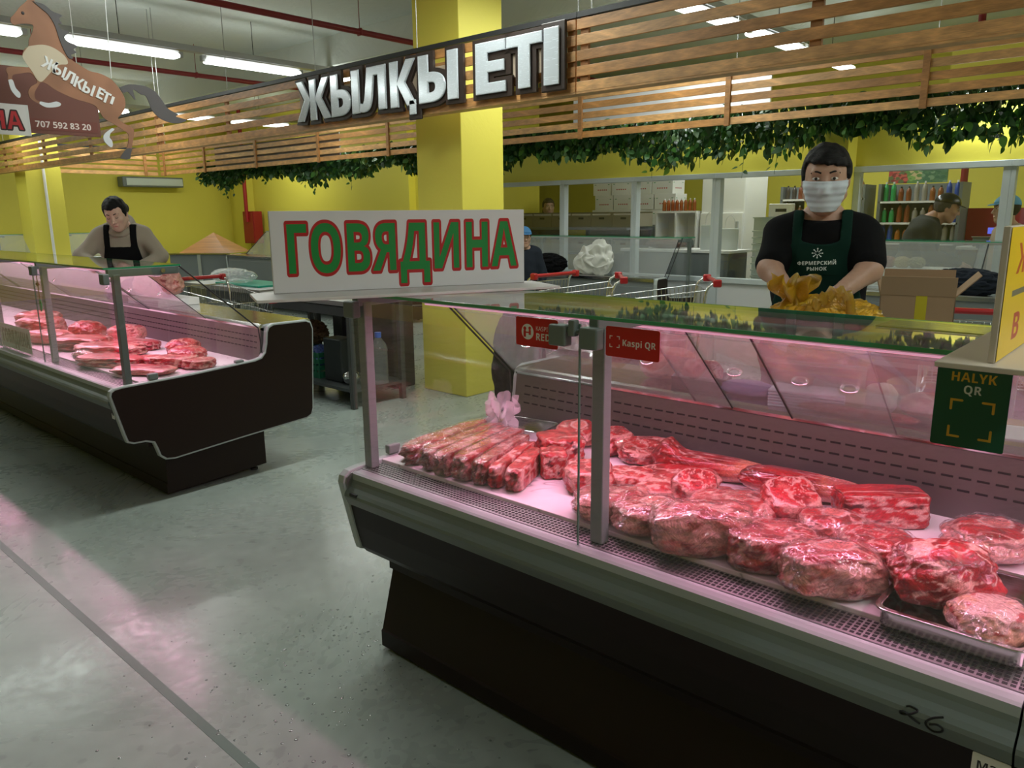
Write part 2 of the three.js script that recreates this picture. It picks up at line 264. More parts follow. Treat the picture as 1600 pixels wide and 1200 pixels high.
  mesh('polished_edge', [bb(ta, tb, 1.2535, 1.2625, 0.011, 0.0145, 0.001), bb(ta, tb, 1.2535, 1.2625, -0.374, -0.371), bb(ta - 0.002, ta + 0.001, 1.2535, 1.2625, -0.374, 0.0145), bb(tb - 0.001, tb + 0.002, 1.2535, 1.2625, -0.374, 0.0145)], M.glassEdge, tg);
  // sliding glass doors on the service side
  const doors = o.doors || [[i0 + 0.02, (i0 + i1) / 2 + 0.03], [(i0 + i1) / 2 - 0.03, i1 - 0.02]];
  doors.forEach(([a, b], k) => {
    const off = k % 2 ? -0.010 : 0, d = mesh('rear_glass_door', prismX([[-0.376 + off, 1.245], [-0.796 + off, 0.874], [-0.801 + off, 0.874], [-0.381 + off, 1.245]], a, b), M.glassDim, g);
    mesh('door_edge', [cyl([a, 1.245, -0.379 + off], [a, 0.874, -0.799 + off], 0.0038, 6), cyl([b, 1.245, -0.379 + off], [b, 0.874, -0.799 + off], 0.0025, 6)], M.rubber, d);
    for (const px of o.detail ? [a + 0.22, b - 0.22] : []) { const q = new THREE.TorusGeometry(0.014, 0.0035, 8, 18); q.scale(1.5, 1, 1); q.rotateX(-0.85); q.translate(px, 1.03, -0.622 + off); mesh('finger_pull', q, M.chrome, d); }
  });
  mesh('rear_rail', bb(i0, i1, 1.24, 1.256, -0.388, -0.372), M.alu, g);
  if (lit) {
    const lamp = mesh('lamp_housing', bb(i0 + 0.05, i1 - 0.05, 1.203, 1.236, -0.308, -0.268, 0.006), M.trim, g);
    mesh('lamp_tube', bb(i0 + 0.06, i1 - 0.06, 1.197, 1.204, -0.302, -0.274, 0.003), pinkDiffuser, lamp);
    const n = Math.max(1, Math.round(L / 2)), w = (i1 - i0 - 0.16) / n;
    for (let k = 0; k < n; k++) { const l = new THREE.RectAreaLight(PINK_GLOW, CASE_LIGHT, w, 0.03); l.position.set(i0 + 0.08 + w * (k + 0.5), 1.195, -0.288); l.rotation.x = -Math.PI / 2; g.add(l); }
  }
  return g;
}
const CX = -2.10, CZ = -1.5;
const mainCase = counter({ name: 'meat_counter', label: 'glass-fronted meat counter with the number 26 on its grey bumper', pos: [CX, 0, CZ], len: 1.962, left: true, right: false, posts: [0.05, 1.005], seams: [0.97], clipLeft: [1.005], detail: true, baseZ: -0.022, baseTop: -0.085, base: [0.10, 1.962], topLeft: 0.06, doors: [[0.04, 1.0], [0.86, 1.5], [1.2, 1.93]] });
const nextCase = counter({ name: 'meat_counter', label: 'further meat counter joined to the right of the one numbered 26', pos: [CX + 1.966, 0, CZ], len: 1.9, right: true, posts: [0.95, 1.85], seams: [0.93], baseZ: -0.022, baseTop: -0.085, base: [0, 1.8] });
const leftCase = counter({ name: 'meat_counter', label: 'long glass-fronted meat counter with brown rounded end panel, woman serving behind', pos: [-9.9, 0, CZ], len: 5.87, right: true, posts: [0.9, 1.85, 2.8, 3.77, 4.78, 5.83], seams: [0.93, 1.88, 2.83, 3.73, 4.74], detail: true, baseZ: -0.21, base: [0, 5.80], doors: [[0.1, 1.6], [1.5, 3.0], [2.9, 4.4], [4.3, 5.2]] });
// the unlit counters along the back and left of the stall island, service side towards us
const backA = counter({ name: 'back_counter', label: 'unlit counter with a crumpled white bag behind its glass, beyond the trolleys', pos: [-3.9, 0, -7.12], deep: 0.62, turn: Math.PI, len: 2.05, left: true, right: true, posts: [0.05, 1.02, 2.0], seams: [1.0], lit: false, deckMat: M.steel });
const backB = counter({ name: 'back_counter', label: 'unlit counter with slanting glass behind the cardboard box', pos: [-0.35, 0, -7.12], deep: 0.62, turn: Math.PI, len: 1.95, right: true, posts: [0.05, 1.0, 1.9], seams: [0.97], lit: false, deckMat: M.steel });
const backC = counter({ name: 'back_counter', label: 'unlit counter under the yellow wall beside the red hydrant cabinet', pos: [-8.4, 0, -7.7], turn: Math.PI, len: 4.0, left: true, right: true, posts: [0.05, 1.0, 2.0, 3.0, 3.8], seams: [1, 2, 3], lit: false, deckMat: M.steel });
const sideA = counter({ name: 'back_counter', label: 'unlit counter against the side wall behind the serving woman', pos: [-14.9, 0, -5.9], turn: -Math.PI / 2, len: 3.2, left: true, right: true, posts: [0.05, 1.0, 2.0, 3.1], seams: [1, 2], lit: false, deckMat: M.steel });
// ---------- slatted fascias, ivy and signs ----------
const HORSE = {
  body: [[1.375,2.458],[1.395,2.48],[1.42,2.513],[1.443,2.535],[1.459,2.552],[1.471,2.565],[1.485,2.564],[1.491,2.552],[1.52,2.527],[1.545,2.501],[1.564,2.475],[1.573,2.431],[1.582,2.387],[1.598,2.336],[1.624,2.302],[1.667,2.276],[1.711,2.254],[1.758,2.248],[1.812,2.226],[1.848,2.186],[1.872,2.139],[1.872,2.098],[1.85,2.055],[1.826,2.028],[1.853,2.006],[1.897,1.984],[1.903,1.959],[1.887,1.899],[1.873,1.848],[1.861,1.817],[1.814,1.82],[1.825,1.841],[1.854,1.872],[1.868,1.915],[1.871,1.949],[1.848,1.968],[1.794,2.001],[1.755,2.023],[1.732,2.061],[1.714,2.084],[1.676,2.096],[1.623,2.107],[1.572,2.125],[1.53,2.144],[1.496,2.167],[1.471,2.172],[1.454,2.151],[1.435,2.119],[1.435,2.089],[1.456,2.079],[1.492,2.075],[1.53,2.086],[1.55,2.076],[1.534,2.061],[1.481,2.053],[1.45,2.067],[1.42,2.083],[1.408,2.101],[1.408,2.124],[1.425,2.148],[1.453,2.17],[1.439,2.202],[1.422,2.212],[1.386,2.204],[1.35,2.192],[1.344,2.169],[1.353,2.133],[1.37,2.109],[1.366,2.089],[1.351,2.092],[1.331,2.123],[1.325,2.167],[1.328,2.189],[1.322,2.211],[1.334,2.227],[1.376,2.234],[1.426,2.238],[1.418,2.26],[1.404,2.287],[1.415,2.319],[1.435,2.336],[1.442,2.367],[1.462,2.407],[1.469,2.437],[1.445,2.441],[1.416,2.436],[1.384,2.427],[1.372,2.44]],
  mane: [[1.48,2.55],[1.529,2.543],[1.562,2.519],[1.608,2.505],[1.591,2.488],[1.603,2.466],[1.584,2.463],[1.596,2.439],[1.633,2.433],[1.607,2.406],[1.619,2.385],[1.663,2.369],[1.642,2.35],[1.655,2.337],[1.627,2.321],[1.637,2.309],[1.617,2.304],[1.598,2.336],[1.582,2.387],[1.568,2.453],[1.545,2.498],[1.512,2.525]],
  tail: [[1.853,2.19],[1.901,2.209],[1.953,2.213],[2.004,2.207],[2.045,2.186],[2.077,2.147],[2.108,2.103],[2.161,2.077],[2.15,2.063],[2.21,2.05],[2.165,2.029],[2.11,2.029],[2.057,2.047],[2.017,2.086],[2.004,2.127],[1.99,2.159],[1.964,2.165],[1.924,2.186],[1.931,2.133],[1.897,2.17],[1.871,2.164]],
  leg2: [[1.791,1.976],[1.746,1.94],[1.742,1.907],[1.771,1.876],[1.784,1.885],[1.783,1.91],[1.773,1.926],[1.779,1.947],[1.802,1.969]],
  chest: [[1.435,2.336],[1.498,2.352],[1.548,2.345],[1.596,2.313],[1.606,2.276],[1.559,2.263],[1.509,2.211],[1.475,2.176],[1.454,2.182],[1.437,2.217],[1.408,2.266],[1.405,2.295]],
  socks1: [[1.45,2.067],[1.456,2.079],[1.492,2.075],[1.53,2.086],[1.55,2.076],[1.534,2.061],[1.481,2.053]],
  socks2: [[1.325,2.167],[1.344,2.169],[1.353,2.133],[1.37,2.109],[1.366,2.089],[1.351,2.092],[1.331,2.123]],
  hoof: [[1.814,1.82],[1.825,1.841],[1.854,1.872],[1.88,1.873],[1.873,1.848],[1.861,1.817]],
  letters: [[1.522,2.262],[1.564,2.24],[1.606,2.214],[1.649,2.188],[1.693,2.165],[1.75,2.147],[1.776,2.13],[1.806,2.118]],
};
const FY = 2.238, PITCH = 0.09, SLAT = 0.059;
const slatMats = [0xffffff, 0xf0e6d8, 0xe2d4c0].map((c) => { const m = M.wood.clone(); m.color.set(c); return m; });
function fascia(label, a, b, z, postXs, side, opts = {}) {
  const g = thing('slatted_fascia', label, 'fascia');
  for (let i = 0; i < 5; i++) {
    const q = bb(a + 0.002, b - 0.002, FY + PITCH * i, FY + PITCH * i + SLAT, z - 0.018, z, 0.002); const uv = q.attributes.uv;
    for (let k = 0; k < uv.count; k++) uv.setXY(k, uv.getX(k) + i * 0.37, uv.getY(k) + i * 0.13);
    mesh('slat', q, slatMats[(i + (opts.shift || 0)) % 3], g);
  }
  for (const x of postXs) mesh('post', side > 0 ? bb(x - 0.024, x + 0.024, FY - 0.012, FY + 0.44, z, z + 0.022, 0.002) : bb(x - 0.03, x + 0.03, FY, FY + 0.43, z - 0.04, z - 0.018, 0.002), M.woodDark, g);
  if (opts.soffit) mesh('soffit_board', bb(a, b, FY - 0.012, FY + 0.002, z - 0.10, z - 0.002, 0.002), M.wood, g);
  mesh('top_rail', bb(a, b, FY + 0.43, FY + 0.462, z - 0.05, z - 0.004), M.black, g);
  for (const x of postXs) mesh('suspension_wire', cyl([x + 0.05, FY + 0.45, z - 0.02], [x + 0.05, CEIL, z - 0.02], 0.0035, 5), M.steelDull, g);
  return g;
}
const FZ = -4.02, BZ = -6.4;
fascia('wooden slat fascia panel carrying the right part of the lettering and running over the man', -3.068, 2.7, FZ, [-3.02, -1.6, -0.1, 1.3, 2.6], -1, { soffit: true });
fascia('wooden slat fascia panel behind the first letters of the silver lettering', -8.9, -3.072, FZ, [-8.86, -7.38, -5.9, -4.6, -3.12], -1, { soffit: true, shift: 1 });
fascia('wooden slat fascia panel beyond the horse sign', -16.4, -8.904, FZ, [-16.2, -14.4, -12.6, -10.9, -8.95], -1, { soffit: true, shift: 2 });
fascia('rear wooden slat fascia above the ivy at the shop windows', -3.252, 2.7, BZ, [-3.25, -1.71, -0.15, 1.4], 1);
fascia('rear wooden slat fascia with a white board behind its slats', -9.33, -3.256, BZ, [-7.8, -6.3, -4.82, -9.3], 1, { shift: 2 });
fascia('rear wooden slat fascia beside the corner of the stall', -14.2, -9.334, BZ, [-10.93, -12.53, -14.0], 1, { shift: 1 });
{ const g = fascia('short wooden slat fascia returning along the side of the stall', -1.12, 1.12, 0, [-0.9, 0.9], 1); g.position.set(-14.2, 0, -5.24); g.rotation.y = Math.PI / 2; }
solo('white_board', bb(-5.5, -3.22, 2.29, 2.85, -7.19, -7.165), std([0.80, 0.80, 0.84], 0.5), 'large white board on the yellow band behind the ivy and slats', 'board');
solo('grey_board', bb(-12.3, -8.9, 2.245, 2.6, BZ - 0.075, BZ - 0.06), std([0.30, 0.31, 0.34], 0.6), 'grey board fixed behind the rear slats near the corner', 'board');
// ivy garland
{
  const g = thing('ivy_garland', 'dense green artificial ivy hanging along the rear slat fascia', 'ivy'), R = rng(77);
  const s = new THREE.Shape(); s.moveTo(0, 0); s.bezierCurveTo(0.032, 0.004, 0.036, 0.04, 0, 0.085); s.bezierCurveTo(-0.036, 0.04, -0.032, 0.004, 0, 0);
  const lg = new THREE.ShapeGeometry(s, 5); { const p = lg.attributes.position; for (let i = 0; i < p.count; i++) p.setZ(i, -0.35 * Math.abs(p.getX(i)) - 2.2 * (p.getY(i) - 0.04) ** 2); lg.computeVertexNormals(); }
  const mats = [[0.035, 0.12, 0.022], [0.02, 0.075, 0.018], [0.065, 0.19, 0.03], [0.10, 0.22, 0.03]].map((c) => std(c, 0.42, 0, { side: THREE.DoubleSide, transmission: 0.18, thickness: 0 }));
  const spots = []; const low = (x) => 2.055 + 0.07 * Math.sin(x * 2.1) + 0.05 * Math.sin(x * 5.3 + 1) + 0.035 * Math.sin(x * 11.7) - 0.008 * (x + 5);
  const put = (m) => { const x = lerp(-13.2, 2.2, R()), lo = low(x), t = R(), y = lo + (2.40 - lo) * Math.pow(t, 0.8), z = BZ - 0.16 - 0.42 * R() * (0.4 + 0.6 * Math.sin(Math.PI * clamp(0.15 + t * 0.8))); m.compose(V(x, y, z), new THREE.Quaternion().setFromEuler(new THREE.Euler(1.9 + R() * 1.7, (R() - 0.5) * 3.4, (R() - 0.5) * 2.2)), V(1, 1, 1).multiplyScalar(0.65 + R() * 0.6)); return x; };
  const per = [[], [], [], []], big = [], m = new THREE.Matrix4();
  for (let i = 0; i < 13500; i++) { const x = put(m), k = R() < 0.5 ? 1 : R() < 0.6 ? 0 : R() < 0.8 ? 2 : 3; if (x > -2.4 && x < -0.3 && big.length < 260 && R() < 0.35) big.push([m.clone(), k]); else per[k].push(m.clone()); }
  per.forEach((list, k) => { const im = new THREE.InstancedMesh(lg, mats[k], list.length); list.forEach((q, i) => im.setMatrixAt(i, q)); im.name = 'foliage'; im.userData.kind = 'stuff'; im.castShadow = im.receiveShadow = true; g.add(im); });
  for (const [q, k] of big) { const l = mesh('leaf', lg, mats[k], g); l.applyMatrix4(q); }
  for (let i = 0; i < 26; i++) {                // hanging sprigs
    const x = lerp(-13, 2, R()), y = low(x) + 0.03, z = BZ - 0.3 - R() * 0.15, n = 3 + Math.floor(R() * 4);
    mesh('sprig_stem', tube([[x, y + 0.06, z], [x + 0.02, y - 0.04, z + 0.02], [x + 0.03 * (R() - 0.2), y - 0.04 * n, z + 0.02]], 0.002, 8, 4), mats[1], g);
    for (let k = 0; k < n; k++) { const l = mesh('leaf', lg, mats[Math.floor(R() * 4)], g); l.position.set(x + (k % 2 ? 0.03 : -0.03), y - 0.035 * k, z + 0.02); l.rotation.set(2 + R(), (R() - 0.5) * 2.5, (R() - 0.5) * 2); l.scale.setScalar(0.7); }
  }
  mesh('wire_mesh', (() => { const o = []; for (let x = -13; x < 2.2; x += 0.3) o.push(cyl([x, 2.36, BZ - 0.12], [x, 2.36, BZ - 0.6], 0.003, 4)); o.push(cyl([-13.2, 2.36, BZ - 0.2], [2.2, 2.36, BZ - 0.2], 0.003, 4), cyl([-13.2, 2.36, BZ - 0.5], [2.2, 2.36, BZ - 0.5], 0.003, 4)); return o; })(), M.black, g);
}
// silver lettering on the front fascia
const bold = await new FontLoader().loadAsync('fonts/droid/droid_sans_bold.typeface.json');
function glyph(ch, x0, x1, y0, y1, z, depth, grow = 0) {
  if (ch === 'І') return bb(x0 - grow - 0.012, x1 + grow + 0.012, y0 - grow - 0.012, y1 + grow + 0.012, z, z + depth + 0.004, grow ? 0.008 : 0.004);
  let shapes = bold.generateShapes(ch, 1); if (grow) shapes = shapes.map((q) => { const n = new THREE.Shape(q.getPoints(5)); return n; });
  const plain = new THREE.ShapeGeometry(bold.generateShapes(ch, 1)); plain.computeBoundingBox(); const b = plain.boundingBox, w = b.max.x - b.min.x, h = b.max.y - b.min.y, sx = (x1 - x0) / w, sy = (y1 - y0) / h;
  const gs = shapes.map((q) => new THREE.ExtrudeGeometry(q, grow ? { depth: depth / Math.min(sx, sy), bevelEnabled: true, bevelSize: grow / Math.min(sx, sy), bevelThickness: 0.002, bevelSegments: 3, curveSegments: 5 } : { depth, bevelEnabled: true, bevelSize: 0.022, bevelThickness: 0.004, bevelSegments: 2, curveSegments: 8 }));
  const g = merge(gs); g.translate(-b.min.x, -b.min.y, 0); g.scale(sx, sy, grow ? Math.min(sx, sy) : 1); g.translate(x0, y0, z); g.computeVertexNormals(); return g;
}
{
  const g = thing('letter_sign', 'silver ЖЫЛҚЫ ЕТІ lettering on brown backing, fixed to the wooden slats', 'sign'), brownBack = std([0.032, 0.019, 0.014], 0.5), ply = std([0.45, 0.36, 0.27], 0.7), silver = std([0.72, 0.78, 0.84], 0.42, 0.3, { roughnessMap: rep(brushTex, 2), anisotropy: 0.5 });
  const Y0 = 2.302, Y1 = 2.614, spec = [['Ж', -6.03, -5.56], ['Ы', -5.53, -5.17], ['Л', -5.15, -4.84], ['К', -4.775, -4.50], ['Ы', -4.45, -4.06], ['Е', -3.868, -3.612], ['Т', -3.585, -3.30], ['І', -3.265, -3.168]];
  for (const [ch, a, b] of spec) {
    const back = mesh('letter_backing', glyph(ch, a, b, Y0, Y1, -4.0, 0.022, 0.036), brownBack, g);
    const face = mesh('letter', glyph(ch, a, b, Y0, Y1, -3.968, 0.008), silver, back);
    if (ch === 'К') { mesh('letter_tail', bb(b - 0.065, b + 0.005, Y0 - 0.072, Y0 + 0.03, -3.968, -3.956, 0.004), silver, face); mesh('tail_backing', bb(b - 0.10, b + 0.04, Y0 - 0.108, Y0 + 0.0, -4.0, -3.978, 0.01), brownBack, back); }
  }
  mesh('mounting_board', [bb(-6.05, -4.03, 2.38, 2.54, -4.014, -4.001, 0.004), bb(-3.87, -3.16, 2.38, 2.54, -4.014, -4.001, 0.004)], ply, g);
}
// white board sign on the main counter
const boardSign = (name, label, pos, turn, w, h, tex, plate, edge) => {
  const g = thing(name, label, 'sign', pos, turn), y0 = plate.y ?? 0.009;
  mesh('base_plate', bb(plate.x0, plate.x1, 0, 0.009, plate.z0, plate.z1, 0.002), edge, g);
  mesh('board', bb(-w / 2, w / 2, y0, y0 + h, -0.01, 0, 0.002), edge, g);
  const f = new THREE.PlaneGeometry(w - 0.004, h - 0.004); f.translate(0, y0 + h / 2, 0.0012); mesh('print', f, std(0xffffff, 0.35, 0, { map: tex }), g);
  return g;
};
function outlined(c, text, x, y, w, h, fill, stroke, lw) {
  c.save(); c.font = 'bold 200px sans-serif'; const m = c.measureText(text); c.translate(x, y); c.scale(w / m.width, h / 146); c.textBaseline = 'alphabetic'; c.lineJoin = 'round';
  if (stroke) { c.strokeStyle = stroke; c.lineWidth = lw; c.strokeText(text, 0, 146); } c.fillStyle = fill; c.fillText(text, 0, 146); c.restore();
}
const beefTex = canvasTex(1660, 480, (c, w, h) => { c.fillStyle = '#e8e6ee'; c.fillRect(0, 0, w, h); outlined(c, 'ГОВЯДИНА', 70, 66, w - 124, 300, '#1f9048', '#c0202c', 20); });
const plateMat = std([0.74, 0.71, 0.72], 0.35);
boardSign('counter_sign', 'white board sign with green ГОВЯДИНА lettering on the counter glass', [-1.917, 1.2628, -1.6245], 1.135, 0.829, 0.245, beefTex, { x0: -0.48, x1: 0.47, z0: -0.06, z1: 0.165 }, plateMat);
const yellowTex = canvasTex(512, 256, (c, w, h) => { c.fillStyle = '#efc81e'; c.fillRect(0, 0, w, h); outlined(c, 'Ж', 70, 30, 110, 62, '#c23a2c'); outlined(c, 'В', 90, 172, 70, 56, '#c23a2c'); c.fillStyle = '#6d6a60'; c.fillRect(60, 124, 160, 12); });
boardSign('counter_sign', 'yellow board sign with red letters standing at the right of the counter', [-0.222, 1.2628, -1.60], Math.PI / 2, 0.52, 0.205, yellowTex, { x0: -0.29, x1: 0.26, z0: -0.075, z1: 0.1 }, std([0.60, 0.52, 0.44], 0.4));
// stickers on the main counter
function card(parent, name, x0, x1, y0, y1, z, tex, label, r = 0.008) {
  const s = new THREE.Shape(), w = x1 - x0, h = y1 - y0; s.moveTo(r, 0); s.lineTo(w - r, 0); s.quadraticCurveTo(w, 0, w, r); s.lineTo(w, h - r); s.quadraticCurveTo(w, h, w - r, h); s.lineTo(r, h); s.quadraticCurveTo(0, h, 0, h - r); s.lineTo(0, r); s.quadraticCurveTo(0, 0, r, 0);
  const q = new THREE.ExtrudeGeometry(s, { depth: 0.0012, bevelEnabled: false, curveSegments: 4 }), p = q.attributes.position, uv = q.attributes.uv; for (let i = 0; i < p.count; i++) uv.setXY(i, p.getX(i) / w, p.getY(i) / h);
  q.translate(x0, y0, z); const m = mesh(name, q, std(0xffffff, 0.35, 0, { map: tex }), parent); if (label) m.userData.label = label; return m;
}
const say = (c, t, x, y, px, col, align = 'left', font = 'bold') => { c.font = `${font} ${px}px sans-serif`; c.textAlign = align; c.textBaseline = 'alphabetic'; c.fillStyle = col; c.fillText(t, x, y); };
card(mainCase, 'sticker', 0.765, 0.905, 1.165, 1.24, 0.0005, canvasTex(560, 300, (c) => {
  c.fillStyle = '#d21d24'; c.fillRect(0, 0, 560, 300); c.fillStyle = '#f3eff0'; c.beginPath(); c.arc(160, 150, 82, 0, TAU); c.fill(); c.fillStyle = '#d21d24';
  c.beginPath(); c.arc(122, 118, 20, 0, TAU); c.fill(); c.fillRect(104, 138, 34, 70); c.fillRect(122, 150, 60, 14); c.beginPath(); c.arc(190, 112, 18, 0, TAU); c.fill(); c.fillRect(176, 130, 30, 52); say(c, 'KASPI', 270, 128, 62, '#f3eff0', 'left', ''); say(c, 'RED', 268, 228, 104, '#f3eff0');
}), 'red payment sticker with a white round figure emblem', 0.006);
const bracket = (c, x, y, s, a, lw, col) => { c.strokeStyle = col; c.lineWidth = lw; c.lineCap = 'round'; for (const [sx, sy] of [[0, 0], [1, 0], [0, 1], [1, 1]]) { const X = x + sx * s, Y = y + sy * s, dx = sx ? -1 : 1, dy = sy ? -1 : 1; c.beginPath(); c.moveTo(X + dx * a, Y); c.lineTo(X, Y); c.lineTo(X, Y + dy * a); c.stroke(); } };
card(mainCase, 'sticker', 1.052, 1.20, 1.168, 1.24, 0.0005, canvasTex(600, 300, (c) => { c.fillStyle = '#c91a20'; c.fillRect(0, 0, 600, 300); bracket(c, 48, 96, 108, 26, 9, '#f1e6e6'); say(c, 'Kaspi QR', 186, 182, 88, '#f1e6e6'); }), 'red payment sticker with a white corner-bracket emblem', 0.006);
card(mainCase, 'sticker', 1.767, 1.881, 1.09, 1.24, 0.0005, canvasTex(460, 600, (c) => { c.fillStyle = '#07503a'; c.fillRect(0, 0, 460, 600); say(c, 'HALYK', 230, 128, 92, '#d9a531', 'center'); say(c, 'QR', 232, 212, 84, '#d8dcd8', 'center'); bracket(c, 110, 262, 262, 66, 17, '#d9a531'); }), 'dark green payment card with gold heading and corner brackets', 0.004);
// handwritten 26 and the M26 tag on the bumper
{
  const ink = std([0.01, 0.01, 0.012], 0.5), pz = (y) => (y < 0.578 ? 0.044 + (y - 0.545) * 0.5 : y < 0.588 ? 0.0605 : 0.058 - (y - 0.588) * 0.95) + 0.0016;
  const w = (pts) => tube(pts.map(([x, y]) => [x, y, pz(y)]), 0.0021, 40, 5);
  mesh('handwriting', [w([[1.790, 0.590], [1.796, 0.592], [1.810, 0.590], [1.804, 0.584], [1.790, 0.574], [1.782, 0.572], [1.782, 0.578], [1.79, 0.580], [1.80, 0.572], [1.815, 0.563]]), w([[1.852, 0.594], [1.836, 0.588], [1.826, 0.576], [1.828, 0.562], [1.838, 0.556], [1.85, 0.562], [1.853, 0.574], [1.845, 0.579], [1.832, 0.572]])], ink, mainCase).userData.label = 'handwritten black number 26';
  card(mainCase, 'price_tag', 1.902, 1.962, 0.478, 0.542, 0.0405, canvasTex(240, 256, (c) => { c.fillStyle = '#e9e7e4'; c.fillRect(0, 0, 240, 256); say(c, 'M26', 120, 122, 92, '#111', 'center'); }), 'white tag printed M26', 0.003);
  mesh('badge', bb(0.062, 0.10, 0.583, 0.595, 0.052, 0.0605, 0.002), M.black, mainCase);
}
card(leftCase, 'sign_card', 3.86, 4.47, 0.665, 0.825, -0.0225, canvasTex(800, 220, (c) => { c.fillStyle = '#d7d4cf'; c.fillRect(0, 0, 800, 220); outlined(c, 'ГОВЯДИНА', 40, 45, 720, 120, '#7d6a4a', '#a8483c', 14); }), 'small sign card propped inside the glass', 0.003);
card(leftCase, 'price_tag', 5.79, 5.826, 0.49, 0.54, 0.030, canvasTex(64, 96, (c) => { c.fillStyle = '#e9e7e4'; c.fillRect(0, 0, 64, 96); c.fillStyle = '#333'; c.fillRect(14, 30, 36, 30); }), null, 0.003);
// hanging horse cut-out and the brown board behind it
{
  const g = thing('horse_sign', 'flat cut-out of a rearing brown horse hanging on strings, white lettering on its side', 'sign');
  const layer = (name, pts, x, t, mat) => { const s = new THREE.Shape(new THREE.SplineCurve(pts.concat([pts[0]]).map(([z, y]) => new THREE.Vector2(z, y))).getPoints(pts.length * 4)), q = new THREE.ExtrudeGeometry(s, { depth: t, bevelEnabled: false }); q.rotateY(Math.PI / 2); q.translate(x, 0, 0); return mesh(name, q, mat, g); };
  const horseTex = dataTex(128, 128, (u, v) => { const k = 1 + 0.12 * pn(u, v, 4, 3); return [clamp(150 * k, 0, 255), clamp(104 * k, 0, 255), clamp(78 * k, 0, 255)]; }, true);
  const coat = std(0xffffff, 0.6, 0, { map: rep(horseTex, 3) }), grey = std([0.085, 0.075, 0.078], 0.6), pale = std([0.55, 0.46, 0.34], 0.6), sock = std([0.62, 0.63, 0.66], 0.6), line = std([0.05, 0.04, 0.04], 0.6);
  layer('horse_body', HORSE.body, -4.5, 0.006, coat); layer('mane', HORSE.mane, -4.497, 0.006, grey); layer('tail', HORSE.tail, -4.503, 0.006, grey); layer('hind_leg', HORSE.leg2, -4.504, 0.006, sock); layer('chest_patch', HORSE.chest, -4.4945, 0.0015, pale); layer('sock', HORSE.socks1, -4.4945, 0.0015, sock); layer('sock', HORSE.socks2, -4.4945, 0.0015, sock); layer('hoof', HORSE.hoof, -4.4945, 0.0015, grey);
  const ell = new THREE.SphereGeometry(0.008, 10, 8); ell.scale(0.4, 1, 1); ell.translate(-4.494, 2.487, -1.43); mesh('eye', ell, line, g);
  [...'ЖЫЛКЫЕТІ'].forEach((ch, i) => { const [z, y] = HORSE.letters[i], q = ch === 'І' ? bb(0, 0.014, 0, 0.042, 0, 0.002) : new THREE.ExtrudeGeometry(bold.generateShapes(ch, 0.058), { depth: 0.002, bevelEnabled: false, curveSegments: 4 }); q.computeBoundingBox(); const b = q.boundingBox; q.translate(-(b.min.x + b.max.x) / 2, -(b.min.y + b.max.y) / 2, 0); q.rotateZ(-0.42); q.rotateY(Math.PI / 2); q.translate(-4.4925, y, -z); mesh('letter', q, M.white, g); });
  for (const [z, y] of [[1.816, 2.231], [1.47, 2.56]]) mesh('string', cyl([-4.497, y, -z], [-4.62, CEIL, -z - 0.1], 0.0022, 5), M.white, g);
  const b = thing('hanging_board', 'brown hanging board with a phone number behind the horse cut-out', 'sign');
  mesh('board', bb(-4.912, -4.90, 1.962, 2.30, -1.885, -0.95, 0.002), std([0.17, 0.062, 0.045], 0.6), b);
  const np = new THREE.PlaneGeometry(0.36, 0.06); np.rotateY(Math.PI / 2); np.translate(-4.8985, 2.012, -1.69); mesh('phone_print', np, std(0xffffff, 0.6, 0, { map: canvasTex(720, 120, (c) => { c.fillStyle = '#743f35'; c.fillRect(0, 0, 720, 120); say(c, '707 592 83 20', 360, 92, 92, '#e4d8d2', 'center'); }) }), b);
  const wp = bb(-4.898, -4.895, 1.945, 2.105, -1.52, -0.98); mesh('white_card', wp, M.white, b);
  const wt = new THREE.PlaneGeometry(0.20, 0.15); wt.rotateY(Math.PI / 2); wt.translate(-4.894, 2.025, -1.405); mesh('card_print', wt, std(0xffffff, 0.6, 0, { map: canvasTex(400, 300, (c) => { c.fillStyle = '#e6e4e4'; c.fillRect(0, 0, 400, 300); outlined(c, 'НА', 40, 60, 320, 190, '#c23038', '#3a2526', 26); }) }), b);
  for (const z of [-1.8, -1.05]) mesh('string', cyl([-4.906, 2.3, z], [-4.906, CEIL, z], 0.0022, 5), M.white, b);
}
// ---------- meat ----------
const wrinkleTex = dataTex(512, 512, (u, v) => {
  const w = pn(u, v, 4, 7) * 0.25, a = 1 - Math.abs(pn(u + w * 0.3, v, 14, 3)) * 3.2, b = 1 - Math.abs(pn(u, v + w * 0.4, 26, 13)) * 3.2, c = 1 - Math.abs(pn(u * 1 + v, v, 40, 23)) * 3;
  return clamp(90 * Math.max(0, a) + 80 * Math.max(0, b) + 45 * Math.max(0, c) + 20, 0, 255);
});
const fibreTex = dataTex(512, 512, (u, v) => {
  const w = pn(u, v, 6, 5) * 0.12, f = pn(u + w, v, 45, 3) * 0.5 + pn(u, v + w, 90, 9) * 0.4, vein = Math.exp(-Math.abs(pn(u + w * 2, v - w, 12, 31)) * 34) + 0.6 * Math.exp(-Math.abs(pn(u - w, v + w * 2, 22, 41)) * 30), k = 0.86 + 0.28 * f;
  const g = clamp(k * 0.92 + vein * 0.12), r = clamp(k + vein * 0.1); return [255 * r, 255 * g, 255 * g];
}, true);
const meatMat = (wet, rough, bump) => new THREE.MeshPhysicalMaterial({ vertexColors: true, map: rep(fibreTex, 4.5), roughness: rough, clearcoat: wet, clearcoatRoughness: wet > 0.8 ? 0.07 : 0.22, bumpMap: rep(bump ? wrinkleTex : noiseTex, bump ? 2.4 : 6), bumpScale: bump || 0.0035 });
